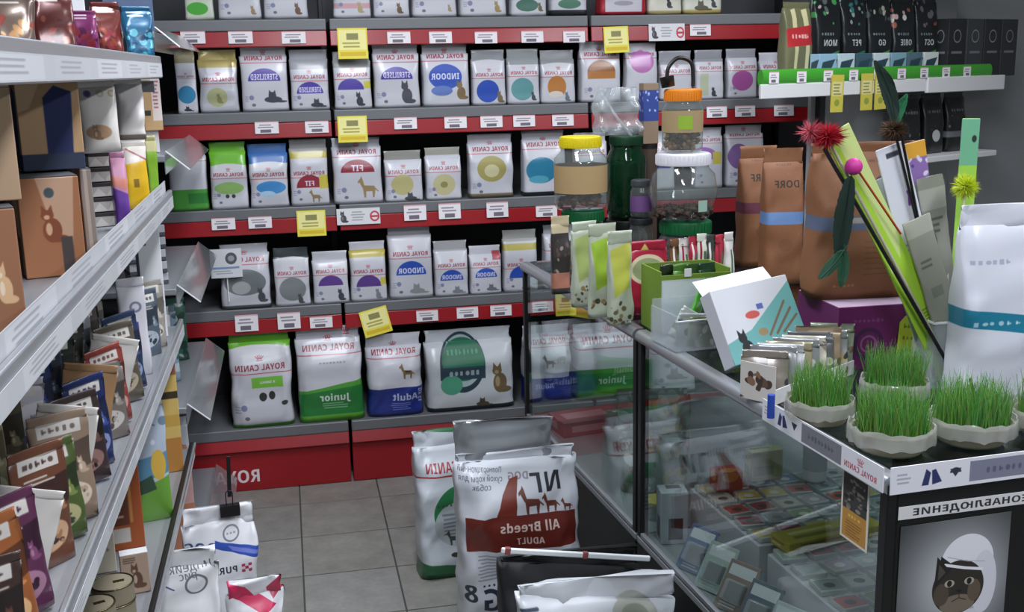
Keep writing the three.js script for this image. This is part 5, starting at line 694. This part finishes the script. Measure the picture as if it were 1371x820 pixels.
// cat grass pots
{
  const blade = (() => { const g = new THREE.PlaneGeometry(0.0022, 1, 1, 4).translate(0, 0.5, 0), p = g.attributes.position; for (let i = 0; i < p.count; i++) { const y = p.getY(i); p.setX(i, p.getX(i) * (1 - y * 0.8)); p.setZ(i, y * y * 0.18); } g.computeVertexNormals(); return g; })();
  const bladeMat = phy({ color: 0xffffff, roughness: 0.55, transmission: 0.25, thickness: 0, side: THREE.DoubleSide }), cup = phy({ color: 0xb9b49c, roughness: 0.4, transmission: 0.4, thickness: 0 }), soil = std(0x5c4a2c, 0.95), wrap = phy({ color: 0xdfe0d6, roughness: 0.2, transmission: 0.65, thickness: 0, side: THREE.DoubleSide }), col = new THREE.Color();
  [[0.932,-1.762, 'cat grass in a white cup nearest the silver pouches', 0.056, 800], [0.976,-1.588, 'cat grass in a white cup at the counter corner', 0.064, 1000], [1.132,-1.593, 'cat grass in a white cup along the lettered front strip', 0.066, 1000], [1.125,-1.835, 'cat grass in a white cup below the purple carton', 0.058, 850], [1.291,-1.598, 'cat grass in a white cup past the pot on the front strip', 0.062, 420]].forEach(([x, z, label, r, n]) => {
    const t = thing('cat_grass', label, 'plant', [x, CY, z - r * 0.55], rr(0, 3), 'pots of cat grass');
    part(t, 'cup', lathe([[0, 0.001], [r * 0.78, 0.001], [r * 0.84, 0.006], [r, 0.036], [r * 1.05, 0.038], [r * 1.05, 0.04], [r * 0.97, 0.04], [r * 0.8, 0.006]], 36), cup);
    part(t, 'soil', lathe([[0, 0.03], [r * 0.5, 0.031], [r * 0.93, 0.028]], 24), soil);
    const g = new THREE.InstancedMesh(blade, bladeMat, n); g.name = 'grass_blades'; g.userData.kind = 'stuff'; g.castShadow = g.receiveShadow = true; const o = new THREE.Object3D();
    for (let i = 0; i < n; i++) { const a = rr(0, PI * 2), q = Math.sqrt(rnd()) * r * 0.92, h = rr(0.05, 0.088); o.position.set(Math.cos(a) * q, 0.034, Math.sin(a) * q); o.position.y = 0.028; o.rotation.set(rr(-0.14, 0.14), rr(0, PI * 2), rr(-0.14, 0.14)); o.scale.set(1, h, h); o.updateMatrix(); g.setMatrixAt(i, o.matrix); g.setColorAt(i, col.setRGB(rr(0.07, 0.2), rr(0.26, 0.42), rr(0.03, 0.09))); }
    t.add(g);
    const film = part(t, 'film_collar', lathe([[r * 0.98, 0.03], [r * 1.06, 0.046], [r * 1.1, 0.048], [r * 1.13, 0.038], [r * 1.13, 0.02]], 60), wrap); { const p = film.geometry.attributes.position; for (let i = 0; i < p.count; i++) { const x = p.getX(i), z = p.getZ(i), k = 1 + 0.05 * noise.noise(x * 60, p.getY(i) * 60, z * 60 + r * 90); p.setXYZ(i, x * k, Math.max(0.004, p.getY(i) + 0.007 * noise.noise(x * 70, 3, z * 45)), z * k); } film.geometry.computeVertexNormals(); }
  });
}
// holder with feather teasers, strips and cards
function feather(len, wid, c, bendx) {   // vane with a ragged edge and a quill
  const N = 40, sh = new THREE.Shape(), q = (v, s) => [bendx * v * v + s * wid * Math.pow(Math.sin(PI * Math.min(1, v * 0.88 + 0.1)), 0.7) * rr(0.93, 1.03), v * len + Math.abs(s) * wid * 0.25];
  sh.moveTo(0, 0); for (let i = 1; i <= N; i++) sh.lineTo(...q(i / N, 1)); for (let i = N; i >= 1; i--) sh.lineTo(...q(i / N, -1)); sh.closePath();
  const g = new THREE.ExtrudeGeometry(sh, { depth: 0.001, bevelEnabled: false }), p = g.attributes.position; for (let i = 0; i < p.count; i++) p.setZ(i, p.getZ(i) - Math.abs(p.getX(i)) * 0.35); g.computeVertexNormals();
  return flat([g, tube([[0, -0.01, 0.001], [bendx * 0.25, len * 0.5, 0.001], [bendx, len, 0.001]], 0.0009, 10, 6)]);
}
function puff(r, n, th) { const gs = [], b = new THREE.ConeGeometry(th, 1, 4).translate(0, 0.5, 0); for (let i = 0; i < n; i++) { const u = rr(-1, 1), a = rr(0, PI * 2), d = V(Math.sqrt(1 - u * u) * Math.cos(a), u, Math.sqrt(1 - u * u) * Math.sin(a)); const g = b.clone().scale(1, r * rr(0.7, 1.1), 1); g.applyQuaternion(new THREE.Quaternion().setFromUnitVectors(V(0, 1, 0), d)); gs.push(g); } return flat(gs); }
{
  const rod = (parent, a, b, r, m, nm = 'rod') => { const A = V(...a), B = V(...b), g = new THREE.CylinderGeometry(r, r, A.distanceTo(B), 10); const me = part(parent, nm, g, m); me.position.copy(A).add(B).multiplyScalar(0.5); me.quaternion.setFromUnitVectors(V(0, 1, 0), B.clone().sub(A).normalize()); return me; };
  const h = thing('teaser_holder', 'clear acrylic holder crammed with feather teasers and cards', 'holder', [1.285, CY, -1.955], 0);
  part(h, 'bottom', box(0.1, 0.003, 0.075, 0, 0.0015, 0), M.acrylic);
  for (const q of [-1, 1]) { part(h, 'side_wall', box(0.003, 0.135, 0.075, q * 0.0485, 0.0675, 0), M.film); part(h, 'wall', box(0.094, 0.135, 0.003, 0, 0.0675, q * 0.036), M.film); }
  part(h, 'rim', flat([box(0.1, 0.004, 0.004, 0, 0.137, 0.036), box(0.004, 0.004, 0.075, -0.0485, 0.137, 0)]), M.acrylicEdge);
  // a flat strip from its foot (in the holder) to its head
  const strip = (name, label, cat, foot, head, w, d, draw, o = {}) => {
    const A = V(...foot), B = V(...head), L = A.distanceTo(B), f = face(Math.max(40, w * 900), L * 700, draw), t = thing(name, label, cat, foot, 0, o.group);
    t.quaternion.setFromUnitVectors(V(0, 1, 0), B.clone().sub(A).normalize());
    part(t, 'card', o.soft ? sack(w, L, d, f, { wob: 0.003, pinch: 0.4, foot: 0.4, ny: 20 }) : carton(w, L, d, f), o.soft ? f.s.film : f.s.card);
    if (o.hang) part(t, 'hang_tab', rbox(w * 0.5, 0.012, d * 1.3, 0.001, 0, L - 0.012, 0), M.black);
    return t;
  };
  strip('teaser_card', 'long lime green teaser card leaning out of the holder', 'card', [1.305, 0.956, -1.945], [1.022, 1.472, -1.945], 0.056, 0.004, (g, w, h) => { OPS.r(g, -2, -2, w + 4, h + 4, '#a6d23a'); OPS.p(g, '#c9dc8a', w * 0.3, 0, w, 0, w, h * 0.4, w * 0.6, h * 0.5); OPS.r(g, w * 0.15, h * 0.5, w * 0.2, h * 0.03, '#dfe6c9'); smallprint(g, w * 0.3, h * 0.7, w * 0.5, 4, h * 0.012, '#6d8f24'); });
  strip('teaser_card', 'white hanging card behind the lime teaser card', 'card', [1.3, 0.956, -1.968], [1.147, 1.437, -1.968], 0.062, 0.004, (g, w, h) => { OPS.r(g, -2, -2, w + 4, h + 4, '#d6d9e2'); OPS.r(g, w * 0.3, h * 0.03, w * 0.4, h * 0.02, '#3c3f4a'); OPS.l(g, '#6a3a96', 5, w * 0.75, h * 0.2, w * 0.68, h * 0.25); OPS.l(g, '#6a3a96', 4, w * 0.7, h * 0.2, w * 0.82, h * 0.26); smallprint(g, w * 0.1, h * 0.4, w * 0.5, 8, h * 0.02, '#a5acb8'); });
  strip('toothbrush_pack', 'grey-green blister card with silver flash in the holder', 'pack', [1.318, 0.956, -1.932], [1.19, 1.297, -1.932], 0.06, 0.01, (g, w, h) => { OPS.r(g, -2, -2, w + 4, h + 4, '#8c8d7e'); OPS.r(g, 0, 0, w, h * 0.1, '#a5a695'); smallprint(g, w * 0.2, h * 0.24, w * 0.6, 2, h * 0.03, '#5f6054'); OPS.r(g, w * 0.3, h * 0.4, w * 0.4, h * 0.06, '#77786a'); }, { soft: 1 });
  strip('toothbrush_pack', 'taller grey-beige blister card leaning behind the first', 'pack', [1.325, 0.956, -1.984], [1.247, 1.372, -1.984], 0.058, 0.01, (g, w, h) => { OPS.r(g, -2, -2, w + 4, h + 4, '#84857a'); OPS.r(g, 0, h * 0.06, w, h * 0.1, '#9d9e94'); smallprint(g, w * 0.15, h * 0.2, w * 0.7, 3, h * 0.03, '#55564c'); OPS.p(g, '#c9cac4', w * 0.6, h * 0.5, w * 0.75, h * 0.48, w * 0.7, h * 0.58); }, { soft: 1 });
  strip('silver_card', 'clear silver card between lime card and white card', 'card', [1.292, 0.956, -1.98], [1.13, 1.37, -1.98], 0.05, 0.003, (g, w, h) => { OPS.r(g, -2, -2, w + 4, h + 4, '#a3aaa6'); OPS.p(g, '#7f8a84', 0, h * 0.1, w, h * 0.3, w, h * 0.4, 0, h * 0.2); });
  strip('orange_card', 'small orange and violet card pack behind the white card', 'card', [1.31, 0.956, -1.996], [1.212, 1.44, -1.996], 0.055, 0.004, (g, w, h) => { OPS.r(g, -2, -2, w + 4, h + 4, '#9a9a94'); OPS.r(g, 0, 0, w, h * 0.07, '#d9a032'); OPS.r(g, 0, h * 0.07, w, h * 0.1, '#8a6aa8'); speckle(g, 0, h * 0.07, w, h * 0.1, 10, 5, ['#d8d2e2', '#4a3a8a']); });
  strip('teaser_card', 'second lime card with dark hook hole beside the white bag', 'card', [1.33, 0.956, -1.99], [1.345, 1.482, -2.005], 0.04, 0.004, (g, w, h) => { OPS.r(g, -2, -2, w + 4, h + 4, '#9ccf4a'); OPS.r(g, 0, 0, w, h * 0.18, '#6fb28c'); OPS.c(g, w * 0.7, h * 0.08, 5, 5, '#22302a'); smallprint(g, w * 0.2, h * 0.22, w * 0.6, 3, h * 0.015, '#3f6a2a'); });
  // feather teaser one: black rod, red puff, pink ball, dark feather, red thin rod
  const rodM = std(0x141414, 0.35), t1 = thing('feather_teaser', 'black cat teaser rod with red feather puff, pink ball and dark feather', 'cat toy', [1.3, 0.956, -1.918], 0);
  const loc = (x, y, z) => [x - 1.3, y - 0.956, z + 1.918];
  rod(t1, loc(1.3, 0.958, -1.918), loc(0.985, 1.44, -1.918), 0.004, rodM); rod(t1, loc(1.3, 0.965, -1.927), loc(1.0, 1.45, -1.927), 0.003, std(0xb9b29c, 0.4)); rod(t1, loc(1.148, 1.272, -1.912), loc(1.05, 1.4, -1.912), 0.0022, std(0xa8401c, 0.5), 'thin_rod');
  const pf = part(t1, 'red_puff', puff(0.036, 420, 0.0022), std(0xb3102a, 0.8), undefined, 'stuff'); pf.position.set(...loc(0.99, 1.463, -1.918)); pf.scale.set(1.2, 0.8, 1);
  const wisp = part(t1, 'pink_wisp', puff(0.03, 160, 0.0014), std(0xb8505e, 0.8), undefined, 'stuff'); wisp.position.set(...loc(0.955, 1.472, -1.918));
  const pb = part(t1, 'pink_ball', new THREE.IcosahedronGeometry(0.0165, 4), std(0xc93494, 0.55)); pb.position.set(...loc(1.043, 1.405, -1.912));
  const fm = std(0x10281f, 0.5, 0, { side: THREE.DoubleSide }), fg = std(0x1d4a34, 0.55, 0, { side: THREE.DoubleSide });
  const f1 = part(t1, 'dark_feather', feather(0.17, 0.02, 0, 0.0), fm); f1.position.set(...loc(1.035, 1.39, -1.905)); f1.rotation.z = PI - 0.1;
  for (const a of [-0.6, 0.1]) { const f2 = part(t1, 'green_feather_tip', feather(0.07, 0.012, 0, 0.01), fg); f2.position.set(...loc(1.025, 1.25, -1.9)); f2.rotation.z = PI + a; }
  // feather teaser two
  const t2 = thing('feather_teaser', 'cat teaser with upright blackish feather and brown fluff', 'cat toy', [1.315, 0.956, -1.957], 0), lo2 = (x, y, z) => [x - 1.315, y - 0.956, z + 1.957];
  for (const k of [0, 0.012]) rod(t2, lo2(1.315 - k, 0.958, -1.957), lo2(1.152 + k, 1.46, -1.957), 0.0028, rodM);
  const bp = part(t2, 'brown_fluff', puff(0.03, 420, 0.0018), std(0x4f3822, 0.9), undefined, 'stuff'); bp.position.set(...lo2(1.148, 1.468, -1.957)); bp.scale.set(1.1, 0.8, 1);
  const f3 = part(t2, 'dark_feather', feather(0.125, 0.015, 0, -0.03), fm); f3.position.set(...lo2(1.152, 1.475, -1.957)); f3.rotation.z = 0.12;
  const f4 = part(t2, 'green_feather_tip', feather(0.06, 0.014, 0, 0.012), std(0x1f6a44, 0.55, 0, { side: THREE.DoubleSide })); f4.position.set(...lo2(1.152, 1.475, -1.96)); f4.rotation.z = -0.2;
  // yellow pompom wand
  const t3 = thing('pompom_wand', 'wand with fluffy yellow pompom leaning by the white bag', 'cat toy', [1.272, 0.956, -1.93], 0); rod(t3, [0, 0.002, 0], [0.02, 0.4, 0], 0.0028, std(0xd9d3a0, 0.5));
  const yp = part(t3, 'pompom', puff(0.03, 460, 0.0018), std(0xc9d92c, 0.8), undefined, 'stuff'); yp.position.set(0.02, 0.4, 0);
}
stand('litter_bag', 'tall white bag with teal band standing by the teaser holder', 'bag', [1.308, -1.838, 0.17, 0.38], 0.08, -0.05, (g, w, h) => { OPS.r(g, -2, -2, w + 4, h + 4, '#d3d6e0'); scrawl(g, w * 0.35, h * 0.28, w * 0.5, h * 0.04, '#9aa2b6', 6); OPS.p(g, '#1f7a96', 0, h * 0.5, w, h * 0.56, w, h * 0.65, 0, h * 0.59); scrawl(g, w * 0.42, h * 0.58, w * 0.6, h * 0.035, '#cfe2ea', 6); OPS.l(g, '#2c2f36', 6, w * 0.15, h * 0.86, w * 0.22, h * 0.97); OPS.l(g, '#2c2f36', 5, w * 0.32, h * 0.9, w * 0.36, h * 0.97); }, { wob: 0.008 });

// ---------------------------------------------------------------- slanting wall shelf beyond the counter
{
  const A = 0.42, t = thing('corner_shelf', 'white-edged shelf with green price strip set slantwise in the corner', 'shelf', [1.618, 0, -3.645], A), D = 0.23, LEN = 1.5;
  part(t, 'back_panel', box(LEN - 0.56, 2.15, 0.016, LEN / 2 + 0.28, 1.075, -D - 0.01), std(0xa3a5a6, 0.7));
  part(t, 'post', box(0.03, 2.15, 0.03, 0.6, 1.075, -D + 0.008), M.upright);
  const dk = part(t, 'shelf', new THREE.ExtrudeGeometry(new THREE.Shape([[0, 0], [LEN, 0], [LEN, D], [0.26, D]].map((q) => new THREE.Vector2(...q))), { depth: 0.026, bevelEnabled: false }).rotateX(-PI / 2).translate(0, 1.494, 0), M.white);
  part(dk, 'shelf_lip', rbox(LEN * 0.63, 0.05, 0.012, 0.003, LEN * 0.315, 1.5, 0.006), M.white); part(dk, 'shelf_lip', rbox(LEN * 0.36, 0.06, 0.016, 0.003, LEN * 0.815, 1.498, 0.01), M.white);
  part(dk, 'green_strip', new THREE.CylinderGeometry(0.028, 0.028, LEN * 0.93, 20, 1).rotateZ(PI / 2).scale(1, 1, 0.5).translate(LEN * 0.47, 1.547, -0.002), phy({ color: 0x3f9a2c, roughness: 0.35, clearcoat: 0.4 }));
  for (let i = 0; i < 9; i++) { const m = part(dk, 'price_tag', sheet(0.05, 0.04, tagFaces[i % 3], 0.001), tagFaces[0].s.card); m.position.set(0.06 + i * 0.145, 1.547, 0.0135); }
  const yt = face(50, 110, (g, w, h) => { OPS.r(g, -2, -2, w + 4, h + 4, '#c9bd4a'); OPS.r(g, 6, 22, w - 12, 40, '#ddd693'); smallprint(g, 8, 28, 34, 4, 9, '#8f8a5a'); OPS.c(g, w / 2, 82, 10, 10, '#8f9a3c'); });
  [[0.396,1.483], [0.565,1.484], [0.65,1.484]].forEach(([u, y], i) => { const m = part(dk, 'sale_tag', sheet(0.07, 0.135, yt, 0.001), yt.s.card); m.position.set(u, y, 0.02 + (i % 2) * 0.002); m.rotation.z = (i - 1) * 0.02; });
  const low = part(t, 'shelf', rbox(LEN - 0.75, 0.024, D, 0.004, LEN / 2 + 0.375, 1.2, -D / 2), M.white);
  const up = part(t, 'shelf', rbox(LEN - 0.6, 0.024, D, 0.004, LEN / 2 + 0.3, 1.93, -D / 2), M.white);
  const put = (name, label, cat, u, off, y, w, h, d, draw, o = {}) => { const f = face(Math.max(60, w * 640), Math.max(50, h * 640), draw); const g = thing(name, label, cat, [1.618 + u * Math.cos(A) - off * Math.sin(A), y + 0.001, -3.645 - u * Math.sin(A) - off * Math.cos(A)], A, 'goods on the corner shelf'); if (o.box) part(g, 'carton_body', carton(w, h, d, f), f.s.card); else { part(g, 'body', sack(w, h * 0.93, d, f, { vb: 0.93, wob: 0.004 }), f.s.film); const q = part(g, 'top_seal', sack(w * 0.97, h * 0.08, 0.005, f, { va: 0.92, ny: 3, wob: 0.002 }), f.s.film); q.position.y = h * 0.925; } return g; };
  const SYD = 1.52, [J0] = [0.309,1.634], [U0] = [0.524,1.688], [U1] = [1.147,1.687], [W0] = [0.404,1.583], [W1] = [1.039,1.579];
  put('jerky_bag', 'clear bag of cream chew bones with red label on the corner shelf', 'bag', J0, 0.11, SYD, 0.15, 0.29, 0.06, (g, w, h) => { OPS.r(g, -2, -2, w + 4, h + 4, '#6a6a4c'); for (const [a, b] of [[0.25, 0.16], [0.62, 0.2]]) OPS.p(g, '#c9c397', w * a, h * 0.1, w * (a + b), h * 0.08, w * (a + b * 0.8), h * 0.96, w * (a + 0.05), h); OPS.p(g, '#b02a30', w * 0.05, h * 0.33, w * 0.92, h * 0.28, w * 0.95, h * 0.52, w * 0.08, h * 0.55); scrawl(g, w * 0.5, h * 0.42, w * 0.6, h * 0.08, '#e8d8cf', 6); });
  const dark = (c, k, n) => (g, w, h) => { OPS.r(g, -2, -2, w + 4, h + 4, '#15191b'); words(g, k, w * 0.5, h * 0.56, w * 0.22, '#c4cac8', w, h, 'bold', 0.9); scrawl(g, w * 0.4, h * 0.46, w * 0.5, h * 0.05, '#9aa2a0', 5); OPS.p(g, c, w * 0.15, h * 0.72, w * 0.85, h * 0.64, w * 0.8, h * 0.76, w * 0.2, h * 0.8); speckle(g, 0, h * 0.06, w, h * 0.3, 12, w * 0.08, n); };
  [['#3f8a4c', 'MON', ['#b9a0a8', '#3f8a4c', '#55605c'], 'black bag with pink and green print on the corner shelf'], ['#2f7a5c', 'PET', ['#2f6a6c', '#8a9a98'], 'black bag with teal print on the corner shelf'], ['#5aa04a', 'GO', ['#c0b8a8', '#44504c'], 'black bag with short white letters on the corner shelf'], ['#3a9a3c', 'OBIE', ['#9a5a48', '#c7a9a0', '#d5d0c9'], 'black bag with brown flashes on the corner shelf'], ['#4aa040', 'OST', ['#8a4c44', '#6a6a70'], 'black bag with bright green swash on the corner shelf']].forEach(([c, k, n, label], i) => put('dark_food_bag', label, 'bag', U0 + (U1 - U0) * i / 4, 0.15, SYD, (U1 - U0) / 4.2, 0.33, 0.06, dark(c, k, n)));
  [['#8fb4c9', 'sky blue'], ['#b9cfd6', 'ice blue'], ['#3c5a66', 'petrol blue'], ['#c4d4d6', 'frost white'], ['#7fa6b4', 'dull blue'], ['#54707a', 'steel blue'], ['#d0d8d6', 'off white']].forEach(([c, n], i) => put('small_carton', n + ' small carton in the front row of the corner shelf', 'carton', W0 + (W1 - W0) * i / 6, 0.055, SYD, (W1 - W0) / 6.6, 0.105, 0.045, (g, w, h) => { OPS.r(g, -2, -2, w + 4, h + 4, c); OPS.p(g, '#2a4450', w * 0.2, h * 0.3, w * 0.9, h * 0.2, w * 0.7, h * 0.5, w * 0.1, h * 0.6); OPS.r(g, w * 0.15, h * 0.7, w * 0.6, h * 0.12, '#dfe6e6'); }, { box: 1 }));
  for (let i = 0; i < 4; i++) put('grey_carton', ['charcoal carton with a white tag beside the black bags', 'slate grey carton with round print', 'dusky carton with pale frame', 'plain smoky carton at the shelf end'][i], 'carton', U1 + 0.15 + i * 0.13, 0.13, SYD, 0.12, 0.24, 0.08, (g, w, h) => { OPS.r(g, -2, -2, w + 4, h + 4, ['#26282a', '#3f4144', '#2e3033', '#35373a'][i]); OPS.o(g, w * 0.5, h * 0.3, w * 0.2, w * 0.2, '#8a8d90', 3); OPS.r(g, w * 0.2, h * 0.55, w * 0.6, h * 0.04, '#77797c'); }, { box: 1 });
  for (let i = 0; i < 3; i++) put('dark_food_bag', ['black bag with faint white letters on the lower corner shelf', 'black bag with a white oval on the lower corner shelf', 'black bag with grey band on the lower corner shelf'][i], 'bag', 1.02 + i * 0.16, 0.12, 1.212, 0.14, 0.245, 0.07, (g, w, h) => { OPS.r(g, -2, -2, w + 4, h + 4, '#121516'); speckle(g, 0, h * 0.2, w, h * 0.5, 14, w * 0.05, ['#6a7070', '#34403c']); scrawl(g, w * 0.5, h * 0.3, w * 0.6, h * 0.08, '#8a9090', 5); if (i === 1) OPS.c(g, w * 0.5, h * 0.7, w * 0.2, h * 0.1, '#c0c4c2'); if (i === 2) OPS.r(g, 0, h * 0.65, w, h * 0.1, '#6a6e70'); });
}
for (const o of scene.children) if (!o.name && o.isMesh) console.log('unnamed');
renderer.render(scene, camera);
